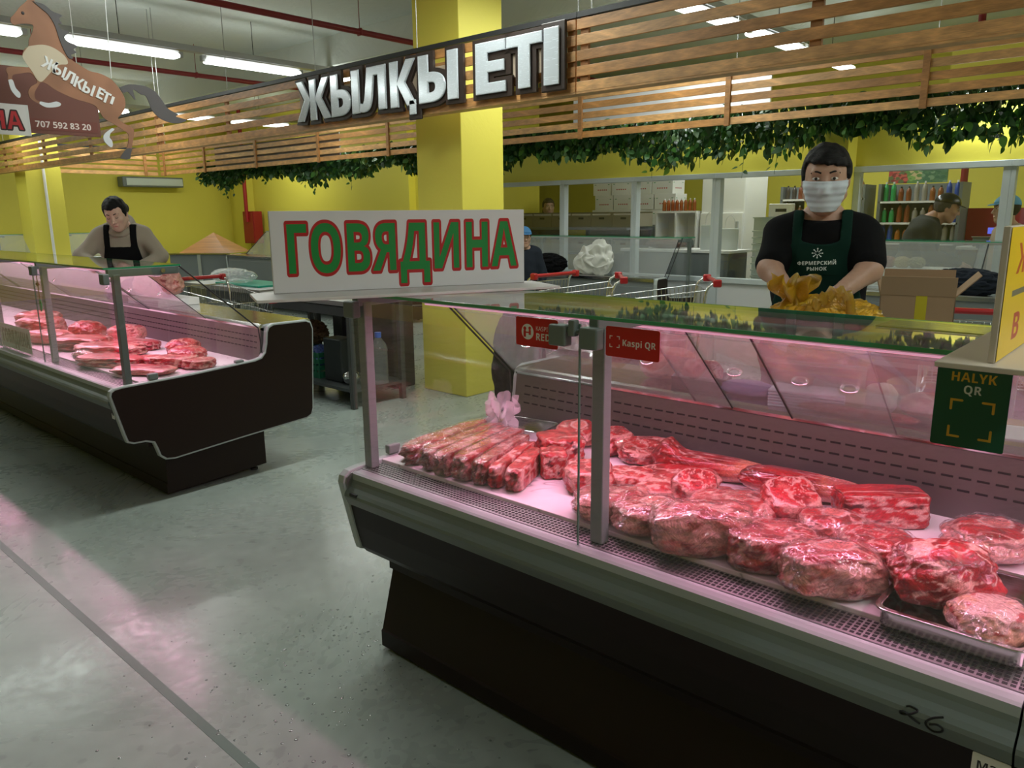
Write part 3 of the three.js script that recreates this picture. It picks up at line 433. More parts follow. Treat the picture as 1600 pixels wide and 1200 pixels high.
const MEAT = { fresh: meatMat(0.45, 0.42, 0), wrap: meatMat(1, 0.45, 0.0042), dull: meatMat(0.25, 0.55, 0) };
const TONE = { red: [0.55, 0.018, 0.032], deep: [0.30, 0.008, 0.016], dark: [0.10, 0.005, 0.010], fat: [0.80, 0.44, 0.37], pale: [0.72, 0.20, 0.17], bone: [0.82, 0.50, 0.42], white: [0.87, 0.60, 0.53], tan: [0.62, 0.38, 0.24] };
const mix3 = (a, b, t) => [lerp(a[0], b[0], t), lerp(a[1], b[1], t), lerp(a[2], b[2], t)];
const line = (v, w) => smooth(w, w * 0.35, Math.abs(v));          // a thin seam where v crosses zero
const flesh = (p, s, f = 1) => mix3(mix3(TONE.red, TONE.deep, smooth(-0.06, 0.2, fbm(p.x * 1.5 * f + s, p.y * 1.5 * f, p.z * 1.5 * f - s, 3))), TONE.pale, smooth(0.12, 0.3, fbm(p.x * 2.1 * f - s, p.y * 2 * f + 3, p.z * 2.1 * f, 3)) * 0.55);
// p: position in the unit box, n: normal, s: seed -> linear colour
const LOOKS = {
  steak(p, n, s) {
    const r = Math.max(Math.hypot(p.x, p.z), Math.abs(p.x) * 0.97, Math.abs(p.z) * 0.97), wob = fbm(p.x * 1.6 + s, p.y, p.z * 1.6, 3) * 0.5, side = smooth(0.75, 0.45, n.y);
    let c = flesh(p, s); c = mix3(c, TONE.fat, line(fbm(p.x * 0.9 + s * 3, s, p.z * 1.1, 3), 0.045)); c = mix3(c, TONE.white, line(fbm(p.x * 1.9 - s, s * 2, p.z * 1.6, 2), 0.022) * 0.8); c = mix3(c, TONE.fat, smooth(0.86, 0.92, r + wob * 0.3) * 0.9);
    const st = smooth(0.02, 0.14, fbm(p.x * 2.2 + s, p.y * 0.8, p.z * 2.2, 3)); return mix3(c, mix3(flesh(p, s + 4, 1.5), TONE.fat, st), side);
  },
  chunk(p, n, s) { let c = flesh(p, s); c = mix3(c, TONE.fat, smooth(0.14, 0.22, fbm(p.x * 1.3 + 9, p.y * 1.3, p.z * 1.3 + s, 3)) * 0.85); return mix3(c, TONE.white, line(fbm(p.x * 1.6, p.y * 1.6 + s, p.z * 1.6, 3), 0.03) * 0.85); },
  fatty(p, n, s) {
    const top = smooth(0.45, 0.75, n.y), a = fbm(p.x * 1.2 + s, p.y * 1.6, p.z * 1.2, 4); let c = mix3(TONE.fat, TONE.pale, smooth(0.02, 0.2, a)); c = mix3(c, TONE.tan, smooth(0.05, 0.3, fbm(p.x * 1.8, p.y * 1.8 + s, p.z * 1.8, 3)) * 0.7); c = mix3(c, TONE.deep, smooth(0.2, 0.3, fbm(p.x * 2.3 + 5, p.y * 2 - s, p.z * 2.3, 3)) * 0.8);
    let t = flesh(p, s + 2); t = mix3(t, TONE.fat, smooth(0.04, 0.16, fbm(p.x * 1.5 + s, 2, p.z * 1.5, 3))); return mix3(c, t, top * smooth(0.98, 0.8, Math.hypot(p.x, p.z)));
  },
  osso(p, n, s) {
    const r = Math.hypot(p.x - 0.12, (p.z + 0.12) * 0.9), top = smooth(0.4, 0.7, n.y), c = LOOKS.fatty(p, n, s), w = r + 0.16 * fbm(p.x * 2.4 + s, 0, p.z * 2.4, 2); let t = flesh(p, s); t = mix3(t, TONE.fat, line(fbm(p.x * 1.1 - s, 3, p.z * 1.2, 2), 0.05)); t = mix3(t, TONE.white, smooth(0.43, 0.39, w)); t = mix3(t, [0.82, 0.27, 0.22], smooth(0.34, 0.29, w)); t = mix3(t, TONE.fat, smooth(0.85, 0.92, Math.hypot(p.x, p.z)) * 0.9); return mix3(c, t, top);
  },
  rib(p, n, s) {
    const k = Math.sin(p.z * 13 + s * 5 + 2.4 * fbm(p.x, p.y, p.z * 2 + s, 2)), up = smooth(0.3, 0.7, n.y); let c = flesh({ x: p.x, y: p.y, z: p.z * 2.2 }, s, 1.2); c = mix3(c, TONE.bone, smooth(0.35, 0.7, k) * (1 - up) * 0.85); c = mix3(c, TONE.white, smooth(0.06, 0.16, fbm(p.x * 0.8 + s, p.y * 1.5, p.z * 4.2, 3)) * (0.55 + 0.3 * up)); c = mix3(c, TONE.fat, line(p.y - 0.25 + 0.5 * fbm(s, p.y, p.z * 2, 2), 0.12) * (1 - up)); return mix3(c, TONE.dark, smooth(0.6, 0.9, n.z) * smooth(-0.15, 0.1, fbm(p.x * 2, p.y * 2, s, 2)) * 0.8);
  },
  shank(p, n, s) {
    const fatEnd = smooth(0.05, 0.45, p.x + 0.5 * fbm(p.x * 2 + s, p.y * 2, p.z * 2, 3)); let c = mix3(TONE.deep, TONE.red, smooth(-0.1, 0.2, fbm(p.x * 2 + s, p.y * 3, p.z * 2, 3))); c = mix3(c, TONE.dark, smooth(0.1, 0.25, fbm(p.x * 1.5, p.y * 2 + s, p.z * 2, 3)) * 0.6); c = mix3(c, mix3([0.88, 0.36, 0.20], TONE.pale, smooth(-0.1, 0.2, fbm(p.x * 3, p.y * 2, s, 3))), fatEnd * 0.9); c = mix3(c, TONE.fat, smooth(-0.25, -0.55, p.y) * 0.8); return mix3(c, TONE.white, line(fbm(p.x * 0.8, p.y * 1.6 + s, p.z * 1.8, 3), 0.035) * 0.8);
  },
  slab(p, n, s) {
    const f = smooth(0.5, 0.8, n.z), up = smooth(0.5, 0.8, n.y); let c = flesh(p, s); c = mix3(c, TONE.fat, line(p.z - 0.45 + 0.4 * fbm(p.x + s, 0, p.z, 2), 0.08) * up); let q = mix3(TONE.red, TONE.bone, smooth(-0.02, 0.12, fbm(p.x * 2.6 + s, p.y * 2.6, 1, 4))); q = mix3(q, TONE.white, smooth(0.12, 0.2, fbm(p.x * 2 + 3, p.y * 3, s, 3)) * 0.9); q = mix3(q, TONE.dark, smooth(0.17, 0.27, fbm(p.x * 1.6, p.y * 1.6 + s, 3, 3))); return mix3(c, q, f);
  },
  fatlump(p, n, s) { const a = fbm(p.x * 1.6 + s, p.y * 1.6, p.z * 1.6, 4); return mix3(mix3(TONE.white, [0.82, 0.52, 0.32], smooth(-0.02, 0.16, a)), TONE.red, smooth(0.16, 0.24, fbm(p.x * 2, p.y * 2 + s, p.z * 2, 3)) * 0.85); },
  bonechunk(p, n, s) { const c = mix3(TONE.deep, [0.60, 0.01, 0.025], smooth(-0.15, 0.2, fbm(p.x * 1.8 + s, p.y * 1.8, p.z * 1.8, 4))); return mix3(mix3(c, TONE.bone, smooth(0.13, 0.2, fbm(p.x * 1.6, p.y * 1.6 + s, p.z * 1.6, 3)) * 0.9), TONE.white, line(fbm(p.x * 1.5 + 7, p.y * 1.5, p.z * 1.5 + s, 2), 0.04)); },
};
function meatGeo(w, h, d, o) {
  const s = o.seed || 1, e = o.sq || 3; o.ey ??= { steak: 5, osso: 3.2, slab: 9, rib: 9 }[o.look]; const k = o.res || 1.25, seg = (l) => Math.max(8, Math.min(44, Math.round(l * 200 * k)));
  let g = new THREE.BoxGeometry(2, 2, 2, seg(w), seg(h), seg(d)); g.deleteAttribute('uv'); g.deleteAttribute('normal'); g = mergeVertices(g, 1e-4);
  const P = g.attributes.position, unit = [];
  for (let i = 0; i < P.count; i++) {
    let x = P.getX(i), y = P.getY(i), z = P.getZ(i); const ey = o.ey || e, l = Math.pow((Math.abs(x) ** e + Math.abs(z) ** e) ** (ey / e) + Math.abs(y) ** ey, 1 / ey); x /= l; y /= l; z /= l;
    if (o.shape) [x, y, z] = o.shape(x, y, z);
    const amp = o.amp ?? (o.mat === 'wrap' ? 0.34 : 0.24), q = 1 + amp * fbm(x * 1.3 + s * 3.7, y * 1.3 + s, z * 1.3 - s * 2.1, 3) + 0.05 * fbm(x * 5 + s, y * 5, z * 5, 2); x *= q; z *= q; y *= 1 + amp * 0.9 * fbm(x * 1.8 + s, 4.2, z * 1.8 - s, 3);
    unit.push(V(x, y, z)); const yy = (y + 1) / 2 * h; P.setXYZ(i, x * w / 2, Math.max(o.lift || 0, yy), z * d / 2);
  }
  g.computeVertexNormals(); const Nn = g.attributes.normal, col = new Float32Array(P.count * 3), n = V(0, 0, 0), look = LOOKS[o.look || 'chunk'];
  for (let i = 0; i < P.count; i++) { n.fromBufferAttribute(Nn, i); const c = look(unit[i], n, s); col[3 * i] = c[0]; col[3 * i + 1] = c[1]; col[3 * i + 2] = c[2]; }
  g.setAttribute('color', new THREE.BufferAttribute(col, 3)); return metreUV(g);
}
const filmMat = std([0.97, 0.97, 0.98], 0.07, 0, { transmission: 1, thickness: 0, ior: 1.45, bumpMap: rep(wrinkleTex, 2.2), bumpScale: 0.005 });
function meat(name, label, x, z, w, h, d, turn, o = {}) {
  const y = (o.y ?? 0.6685) + Math.abs(Math.sin(o.rx || 0)) * d * 0.42, m = solo(name, meatGeo(w, h, d, o), MEAT[o.mat || 'fresh'], label, 'meat', o.group);
  m.position.set(x, y, z); m.rotation.set(o.rx || 0, turn, o.rz || 0, 'YXZ');
  if (o.film ?? (o.mat === 'wrap' && z > -2.1)) { const f = meatGeo(w * 1.02 + 0.004, h * 1.02 + 0.004, d * 1.02 + 0.004, { ...o, res: 0.5 }); f.deleteAttribute('color'); mesh('plastic_film', f, filmMat, m); }
  return m;
}
const YAW = 0.734;
const STEAKS = [
  ['bone_in_slice', 'round bone-in slice behind the block near the steel tray', -1.655, -2.19, 0.15, 0.06, 0.15, 0.5, { look: 'osso', seed: 3, sq: 2.6, rx: 0.25 }],
  ['beef_chunk', 'upright red chunk with a flat top beside the middle post', -1.485, -2.19, 0.115, 0.085, 0.13, 0.9, { look: 'steak', seed: 4, sq: 4.5 }],
  ['beef_block', 'tall red block with two cut faces next to the ribs', -1.575, -1.99, 0.145, 0.095, 0.17, 1.0, { look: 'slab', seed: 5, sq: 5 }],
  ['beef_chunk', 'small dark red block in front of the tall cut block', -1.50, -1.86, 0.085, 0.085, 0.10, 0.8, { look: 'slab', seed: 55, sq: 5 }],
  ['wrapped_steak', 'leaning oval steak wrapped in film behind the marbled steak', -1.355, -2.18, 0.185, 0.055, 0.145, 0.75, { look: 'steak', seed: 6, sq: 2.6, mat: 'wrap', rx: 0.2 }],
  ['beef_steak', 'thick pale-edged steak half hidden by the middle post', -1.335, -1.83, 0.15, 0.08, 0.15, 0.7, { look: 'steak', seed: 7, sq: 3.4 }],
  ['beef_steak', 'narrow steak with a curved fat seam beside the middle post', -1.245, -1.93, 0.145, 0.055, 0.12, 0.6, { look: 'steak', seed: 8, sq: 3 }],
  ['marbled_steak', 'broad marbled steak lying flat in the middle of the deck', -1.135, -2.03, 0.25, 0.05, 0.20, 0.75, { look: 'steak', seed: 9, sq: 3.2, amp: 0.22 }],
  ['round_cut', 'round dark cut with a white rim in front of the marbled steak', -1.035, -1.93, 0.13, 0.075, 0.10, 0.9, { look: 'steak', seed: 10, sq: 2.6, rx: 0.5 }],
  ['beef_chunk', 'bright red trimming behind the round dark cut', -0.965, -1.975, 0.09, 0.05, 0.09, 0.9, { look: 'chunk', seed: 60, sq: 2.4 }],
  ['beef_chunk', 'small pale lump between the marbled steak and the wrapped joints', -1.12, -1.86, 0.13, 0.06, 0.09, 0.8, { look: 'fatty', seed: 11, sq: 2.6 }],
  ['wrapped_joint', 'wrapped pale joint at the foot of the middle post', -1.15, -1.685, 0.215, 0.082, 0.15, 0.75, { look: 'fatty', seed: 12, sq: 3, mat: 'wrap' }],
  ['wrapped_joint', 'wrapped joint with a cut top next to the big cubic joint', -1.015, -1.675, 0.20, 0.085, 0.14, 0.85, { look: 'osso', seed: 13, sq: 2.7, mat: 'wrap' }],
  ['wrapped_joint', 'big cubic joint wrapped in creased film at the front grille', -0.855, -1.655, 0.25, 0.115, 0.135, 0.6, { look: 'fatty', seed: 14, sq: 4, mat: 'wrap', film: true }],
  ['wrapped_steak', 'wrapped overlapping steaks behind the big cubic joint', -0.885, -1.87, 0.225, 0.07, 0.19, 0.75, { look: 'steak', seed: 15, sq: 2.8, mat: 'wrap', amp: 0.25 }],
  ['beef_steak', 'horseshoe steak standing on edge with a fat rim', -0.775, -1.985, 0.15, 0.085, 0.135, 0.9, { look: 'steak', seed: 16, sq: 3.2, rx: 0.35 }],
  ['wrapped_joint', 'wrapped rounded red joint between two larger joints at the grille', -0.695, -1.70, 0.22, 0.09, 0.165, 0.7, { look: 'steak', seed: 17, sq: 2.7, mat: 'wrap', film: true }],
  ['wrapped_joint', 'wrapped pale marrow-bone joint behind the grille row', -0.63, -1.915, 0.165, 0.08, 0.14, 0.75, { look: 'osso', seed: 18, sq: 2.6, mat: 'wrap' }],
  ['wrapped_joint', 'wrapped joint with streaky red top beside the steel tray', -0.495, -1.84, 0.175, 0.085, 0.165, 0.75, { look: 'steak', seed: 19, sq: 2.6, mat: 'wrap' }],
  ['wrapped_joint', 'tall wrapped joint at the front beside the steel tray', -0.535, -1.645, 0.22, 0.108, 0.135, 0.7, { look: 'osso', seed: 20, sq: 2.9, mat: 'wrap', film: true }],
  ['beef_slab', 'square slab standing alone with a marbled cut face', -0.575, -2.125, 0.235, 0.098, 0.10, 0.66, { look: 'slab', seed: 21, sq: 7, amp: 0.07 }],
  ['wrapped_joint', 'wrapped bone-in joint alone near the right end', -0.305, -2.085, 0.20, 0.085, 0.17, 0.75, { look: 'osso', seed: 22, sq: 2.5, mat: 'wrap' }],
  ['beef_shank', 'long shank with a pointed cut end leaning at the vents', -1.085, -2.165, 0.40, 0.085, 0.115, 0.32, { look: 'shank', seed: 23, sq: 2.8, amp: 0.12, shape: (x, y, z) => { const t = (x + 1) / 2, k = lerp(1.05, 0.72, t), up = Math.exp(-((x + 0.78) ** 2) / 0.035); return [x, y * k - 0.2 * t + (y > -0.4 ? up * 0.85 * (y + 0.4) : 0), z * k]; } }],
  ['beef_shank', 'long dark shank wrapped in film leading to the square slab', -0.80, -2.175, 0.385, 0.092, 0.115, 0.22, { look: 'shank', seed: 24, sq: 2.6, amp: 0.12, mat: 'wrap', shape: (x, y, z) => { const k = lerp(1.02, 0.66, (x + 1) / 2); return [x, y * k - 0.18 * (x + 1) / 2, z * k]; } }],
  ['neck_bone', 'raw bony neck piece in the steel tray', -0.335, -1.745, 0.21, 0.13, 0.15, 0.7, { look: 'bonechunk', seed: 25, sq: 3, amp: 0.34, y: 0.674 }],
  ['fat_piece', 'pale folded piece of fat in the steel tray', -0.225, -1.655, 0.15, 0.075, 0.14, 0.75, { look: 'fatlump', seed: 26, sq: 2.4, amp: 0.35, y: 0.674, film: true }],
];
for (const a of STEAKS) meat(...a);
const RIBS = [[-1.935, -1.60, -1.985, -2.04, 0.085, 0.07, 'wrap'], [-1.845, -1.61, -1.90, -2.03, 0.055, 0.075, 'wrap'], [-1.765, -1.60, -1.835, -2.01, 0.06, 0.08, 'wrap'], [-1.685, -1.61, -1.77, -2.0, 0.065, 0.085, 'wrap'], [-1.61, -1.62, -1.715, -1.97, 0.05, 0.08, 'wrap'], [-1.555, -1.63, -1.65, -1.93, 0.045, 0.075, 'fresh'], [-1.49, -1.65, -1.60, -1.90, 0.06, 0.07, 'fresh']];
const ribWhere = ['outermost of the rib row beside the left glass', 'second in the rib row from the left glass', 'third in the rib row from the left glass', 'fourth in the rib row from the left glass', 'fifth in the rib row from the left glass', 'sixth in the rib row from the left glass', 'short pale strip closing the rib row'];
RIBS.forEach(([ax, az, bx, bz, w, h, mt], i) => meat('rib_strip', 'long beef rib strip, ' + ribWhere[i], (ax + bx) / 2, (az + bz) / 2, w, h, Math.hypot(ax - bx, az - bz), Math.atan2(ax - bx, az - bz), { look: 'rib', seed: 31 + i, sq: i ? 8 : 3, amp: i ? 0.2 : 0.3, mat: mt, group: 'rib strips' }));
// steel trays
function tray(label, x, z, w, d, h, turn, mat) {
  const g = thing('steel_tray', label, 'tray', [x, 0.6685, z], turn), rr = (W, D, r) => { const s = new THREE.Shape(); s.moveTo(-W / 2 + r, -D / 2); s.lineTo(W / 2 - r, -D / 2); s.quadraticCurveTo(W / 2, -D / 2, W / 2, -D / 2 + r); s.lineTo(W / 2, D / 2 - r); s.quadraticCurveTo(W / 2, D / 2, W / 2 - r, D / 2); s.lineTo(-W / 2 + r, D / 2); s.quadraticCurveTo(-W / 2, D / 2, -W / 2, D / 2 - r); s.lineTo(-W / 2, -D / 2 + r); s.quadraticCurveTo(-W / 2, -D / 2, -W / 2 + r, -D / 2); return s; };
  const ring = (W, D, r, t, y, hh, bev) => { const s = rr(W, D, r); s.holes.push(rr(W - 2 * t, D - 2 * t, Math.max(0.004, r - t))); const q = new THREE.ExtrudeGeometry(s, { depth: hh, bevelEnabled: bev > 0, bevelSize: bev, bevelThickness: bev, bevelSegments: 2, curveSegments: 8 }); q.rotateX(-Math.PI / 2); q.translate(0, y, 0); return q; };
  const fl = new THREE.ExtrudeGeometry(rr(w - 0.02, d - 0.02, 0.03), { depth: 0.003, bevelEnabled: false, curveSegments: 8 }); fl.rotateX(-Math.PI / 2);
  mesh('tray_floor', fl, mat, g); mesh('tray_wall', ring(w - 0.016, d - 0.016, 0.03, 0.003, 0, h, 0), mat, g); mesh('tray_rim', ring(w, d, 0.034, 0.011, h, 0.002, 0.0015), mat, g); return g;
}
tray('stainless tray holding the bony neck piece', -0.282, -1.745, 0.275, 0.36, 0.035, 0, M.steel);
tray('empty stainless tray in the rear corner behind the ribs', -1.90, -2.19, 0.24, 0.17, 0.03, 0.15, M.steel);
// clear bag gathered behind the ribs
function ruffle(h, r0, r1, seed, folds = 9) { const R = rng(seed), ph = R() * 6, g = new THREE.CylinderGeometry(1, 1, h, 56, 14, true), p = g.attributes.position; for (let i = 0; i < p.count; i++) { const t = p.getY(i) / h + 0.5, a = Math.atan2(p.getZ(i), p.getX(i)), neck = Math.exp(-((t - 0.45) ** 2) / 0.03), rad = lerp(r0, r1, smooth(0.4, 1, t)) * (1 - 0.55 * neck) * (1 + (0.16 + 0.2 * t) * Math.sin(a * folds + ph + 2 * Math.sin(t * 5)) + 0.14 * N3(Math.cos(a) * 2, t * 4, Math.sin(a) * 2 + seed)); p.setXYZ(i, Math.cos(a) * rad, p.getY(i) + 0.02 * Math.sin(a * 5 + ph), Math.sin(a) * rad); } g.computeVertexNormals(); g.translate(0, h / 2, 0); return g; }
{ const b = solo('plastic_bag_end', ruffle(0.13, 0.055, 0.05, 5), std([0.93, 0.9, 0.92], 0.2, 0, { transmission: 0.6, thickness: 0, side: THREE.DoubleSide }), 'twisted clear plastic bag end sticking up behind the ribs', 'plastic bag'); b.position.set(-1.92, 0.70, -2.06); b.rotation.set(0.2, 0.4, -0.25); }
// goods on the rear worktop of the main counter
const WT = 0.8895;
{ const t = thing('black_tray', 'black plastic tray of dark meat on the rear worktop', 'tray', [-1.30, WT, -2.46], 0.3); mesh('tray', [bb(-0.09, 0.09, 0, 0.006, -0.06, 0.06), bb(-0.095, -0.085, 0, 0.045, -0.065, 0.065), bb(0.085, 0.095, 0, 0.045, -0.065, 0.065), bb(-0.09, 0.09, 0, 0.045, -0.065, -0.055), bb(-0.09, 0.09, 0, 0.045, 0.055, 0.065)], M.black, t);
  const mm = meat('tray_meat', 'dark lump of meat heaped in the black plastic tray', -1.30, -2.46, 0.14, 0.09, 0.10, 0.3, { look: 'bonechunk', seed: 70, amp: 0.3, y: WT + 0.007 }); }
{ const b = solo('purple_cloth', meatBlob(0.17, 0.045, 0.12, 81), std([0.16, 0.11, 0.30], 0.8), 'folded purple cloth on the rear worktop', 'cloth'); b.position.set(-1.12, WT, -2.45); }
{ const g = thing('foam_tray_stack', 'stack of lilac foam trays on the rear worktop', 'trays', [-0.90, WT, -2.42], 0.2); for (let i = 0; i < 6; i++) mesh('foam_tray', bb(-0.115, 0.115, i * 0.0095, i * 0.0095 + 0.008, -0.06, 0.06, 0.004), std([0.62, 0.55, 0.72], 0.7), g); }
{ const q = new THREE.LatheGeometry([[0, 0], [0.030, 0], [0.033, 0.004], [0.042, 0.062], [0.045, 0.066], [0.042, 0.066], [0.036, 0.01], [0, 0.006]].map(([r, y]) => new THREE.Vector2(r, y)), 28); const c = solo('plastic_cup', q, std([0.62, 0.55, 0.22], 0.5), 'ribbed yellow plastic cup on the rear worktop', 'cup'); c.position.set(-0.77, WT, -2.44); }
{ const b = solo('white_pouch', meatBlob(0.09, 0.095, 0.07, 83), M.whiteBag, 'crumpled white bag between the yellow cup and the glass bowl', 'bag'); b.position.set(-0.695, WT, -2.46); }
{ const q = new THREE.LatheGeometry([[0, 0], [0.06, 0], [0.085, 0.02], [0.115, 0.06], [0.128, 0.10], [0.131, 0.105], [0.126, 0.103], [0.11, 0.062], [0.08, 0.024], [0.058, 0.006], [0, 0.006]].map(([r, y]) => new THREE.Vector2(r, y)), 40); const g = thing('glass_bowl', 'clear bowl of scraps on the rear worktop', 'bowl', [-0.555, WT, -2.49]); mesh('bowl', q, M.bottleClear, g); const s = meatGeo(0.17, 0.06, 0.17, { look: 'fatty', seed: 72, amp: 0.2, res: 0.5 }); s.translate(0, 0.012, 0); mesh('scraps', s, MEAT.fresh, g); }
{ const g = thing('paper_sheets', 'printed paper sheets at the end of the rear worktop', 'paper', [-0.31, WT, -2.47], 0.2); for (let i = 0; i < 3; i++) mesh('sheet', bb(-0.1 + i * 0.012, 0.1 + i * 0.012, i * 0.0012, i * 0.0012 + 0.001, -0.07 - i * 0.01, 0.07), M.white, g); }
meat('meat_strip', 'long thin strip of meat along the edge of the rear worktop', -0.74, -2.375, 0.36, 0.028, 0.05, 0.03, { look: 'chunk', seed: 74, y: WT, amp: 0.2, mat: 'wrap' });
meat('beef_chunk', 'pink joint on the rear worktop beside the black tray', -1.47, -2.5, 0.2, 0.12, 0.13, 0.3, { look: 'fatty', seed: 75, y: WT, amp: 0.2, mat: 'fresh' });
solo('steel_plate', bb(-0.505, -0.295, 1.2628, 1.2655, -1.815, -1.705), M.steel, 'small steel plate lying on the counter glass', 'plate');
function meatBlob(w, h, d, seed) { const g = meatGeo(w, h, d, { seed, sq: 2.8, amp: 0.3, res: 0.7 }); g.deleteAttribute('color'); return g; }
// meat in the long left counter
const LEFTM = [
  ['beef_chunk', 'deep red rounded piece standing behind the cuts at the brown end panel', -4.55, -2.08, 0.19, 0.12, 0.16, 0.7, { look: 'chunk', seed: 101, sq: 2.6 }],
  ['beef_chunk', 'darker red rounded piece beside the deep red one', -4.38, -2.02, 0.22, 0.10, 0.15, 0.7, { look: 'chunk', seed: 102, sq: 2.6 }],
  ['beef_cut', 'flat red cut with a pale edge near the end glass', -4.33, -1.92, 0.26, 0.065, 0.15, 0.8, { look: 'steak', seed: 103 }],
  ['beef_cut', 'marbled cut touching the side glass', -4.18, -1.99, 0.17, 0.055, 0.15, 0.75, { look: 'steak', seed: 104 }],
  ['beef_flank', 'flat pale flank sheet along the end grille', -4.27, -1.72, 0.36, 0.04, 0.17, 0.5, { look: 'fatty', seed: 105, sq: 3.4 }],
  ['beef_flank', 'broad dark-edged flank sheet behind the corner post', -4.66, -1.70, 0.42, 0.055, 0.18, 0.45, { look: 'slab', seed: 106, sq: 3.2 }],
  ['wrapped_roll', 'white wrapped roll lying at the front glass', -4.93, -1.645, 0.15, 0.06, 0.075, 0.2, { look: 'fatlump', seed: 107, sq: 3, mat: 'wrap' }],
  ['beef_flank', 'long folded flank sheet in the middle of the left counter', -5.02, -1.83, 0.44, 0.075, 0.22, 0.6, { look: 'steak', seed: 108, sq: 2.6, amp: 0.3 }],
  ['beef_flank', 'streaky flank heap beside the second post', -5.38, -1.80, 0.40, 0.085, 0.22, 0.5, { look: 'rib', seed: 109, sq: 2.6, amp: 0.3 }],
  ['beef_joint', 'raised red joint on the heap of flank', -5.75, -1.96, 0.24, 0.14, 0.2, 0.7, { look: 'chunk', seed: 110, sq: 2.4, amp: 0.3 }],
  ['beef_flank', 'pink flank heap behind the small sign card', -5.85, -1.76, 0.36, 0.09, 0.2, 0.4, { look: 'fatty', seed: 111, amp: 0.3 }],
  ['beef_joint', 'tan bone-in joint with a dark hollow', -5.45, -2.11, 0.24, 0.12, 0.16, 0.7, { look: 'osso', seed: 112, amp: 0.2 }],
  ['beef_joint', 'red and white joint at the far part of the left counter', -6.3, -1.85, 0.32, 0.13, 0.24, 0.5, { look: 'steak', seed: 113, amp: 0.3 }],
  ['beef_joint', 'pale joint at the far part of the left counter', -6.7, -1.95, 0.3, 0.14, 0.24, 0.9, { look: 'fatty', seed: 114, amp: 0.3 }],
  ['rib_rack', 'curved rib rack lying behind the streaky flank', -5.12, -2.04, 0.32, 0.06, 0.14, 0.4, { look: 'rib', seed: 115, amp: 0.2 }],
  ['beef_cut', 'bright red trimming between the flank and the end cuts', -4.52, -1.86, 0.2, 0.05, 0.13, 0.7, { look: 'chunk', seed: 116, amp: 0.3 }],
];
for (const a of LEFTM) meat(...a);
{ const g = thing('hanging_tag', 'green drop-shaped tag hanging on a cord inside the left counter', 'tag', [-5.35, 0.98, -1.58]); const q = new THREE.SphereGeometry(0.035, 14, 10); q.scale(0.7, 1.15, 0.18); mesh('tag', q, std([0.02, 0.28, 0.07], 0.3), g); mesh('cord', cyl([0, 0.035, 0], [0, 0.23, 0], 0.003, 5), std([0.1, 0.05, 0.03], 0.8), g); mesh('bead', new THREE.SphereGeometry(0.012, 8, 6).translate(0, 0.13, 0), std([0.1, 0.03, 0.02], 0.4), g); }
{ const q = bb(0, 0.5, 0, 0.05, 0, 0.3, 0.004); const b = solo('cutting_board', q, M.white, 'white cutting board with meat on the left counter worktop', 'board'); b.position.set(-5.9, WT, -2.62); meat('beef_joint', 'big pink carcass piece on the white cutting board', -5.68, -2.46, 0.42, 0.20, 0.22, 0.2, { look: 'fatty', seed: 120, y: WT + 0.05, amp: 0.3 }); }
// ---------- people ----------
function nets(f, lo, hi, cell) {
  const n = [0, 1, 2].map((i) => Math.ceil((hi[i] - lo[i]) / cell) + 2), [nx, ny, nz] = n, v = new Float32Array(nx * ny * nz), id = new Int32Array(nx * ny * nz).fill(-1), at = (i, j, k) => (k * ny + j) * nx + i;
  for (let k = 0; k < nz; k++) for (let j = 0; j < ny; j++) for (let i = 0; i < nx; i++) v[at(i, j, k)] = f(lo[0] + i * cell, lo[1] + j * cell, lo[2] + k * cell);
  const pos = [], idx = [];
  for (let k = 0; k < nz - 1; k++) for (let j = 0; j < ny - 1; j++) for (let i = 0; i < nx - 1; i++) {
    let sx = 0, sy = 0, sz = 0, c = 0; const q = (a, b) => { const A = v[at(i + (a & 1), j + (a >> 1 & 1), k + (a >> 2))], B = v[at(i + (b & 1), j + (b >> 1 & 1), k + (b >> 2))]; if ((A < 0) === (B < 0)) return; const t = A / (A - B); sx += lerp(a & 1, b & 1, t); sy += lerp(a >> 1 & 1, b >> 1 & 1, t); sz += lerp(a >> 2, b >> 2, t); c++; };
    let m = 0; for (let a = 0; a < 8; a++) if (v[at(i + (a & 1), j + (a >> 1 & 1), k + (a >> 2))] < 0) m++; if (m === 0 || m === 8) continue;
    q(0, 1); q(2, 3); q(4, 5); q(6, 7); q(0, 2); q(1, 3); q(4, 6); q(5, 7); q(0, 4); q(1, 5); q(2, 6); q(3, 7);
    id[at(i, j, k)] = pos.length / 3; pos.push(lo[0] + (i + sx / c) * cell, lo[1] + (j + sy / c) * cell, lo[2] + (k + sz / c) * cell);
  }
  const quad = (a, b, c, d, flip) => { if (a < 0 || b < 0 || c < 0 || d < 0) return; flip ? idx.push(a, c, b, a, d, c) : idx.push(a, b, c, a, c, d); };
  for (let k = 1; k < nz - 1; k++) for (let j = 1; j < ny - 1; j++) for (let i = 1; i < nx - 1; i++) {
    const s = v[at(i, j, k)] < 0;
    if (s !== v[at(i + 1, j, k)] < 0) quad(id[at(i, j - 1, k - 1)], id[at(i, j, k - 1)], id[at(i, j, k)], id[at(i, j - 1, k)], !s);
    if (s !== v[at(i, j + 1, k)] < 0) quad(id[at(i - 1, j, k - 1)], id[at(i - 1, j, k)], id[at(i, j, k)], id[at(i, j, k - 1)], !s);
    if (s !== v[at(i, j, k + 1)] < 0) quad(id[at(i - 1, j - 1, k)], id[at(i, j - 1, k)], id[at(i, j, k)], id[at(i - 1, j, k)], !s);
  }
  const g = new THREE.BufferGeometry(); g.setAttribute('position', new THREE.Float32BufferAttribute(pos, 3)); g.setIndex(idx); g.computeVertexNormals(); return metreUV(g);
}
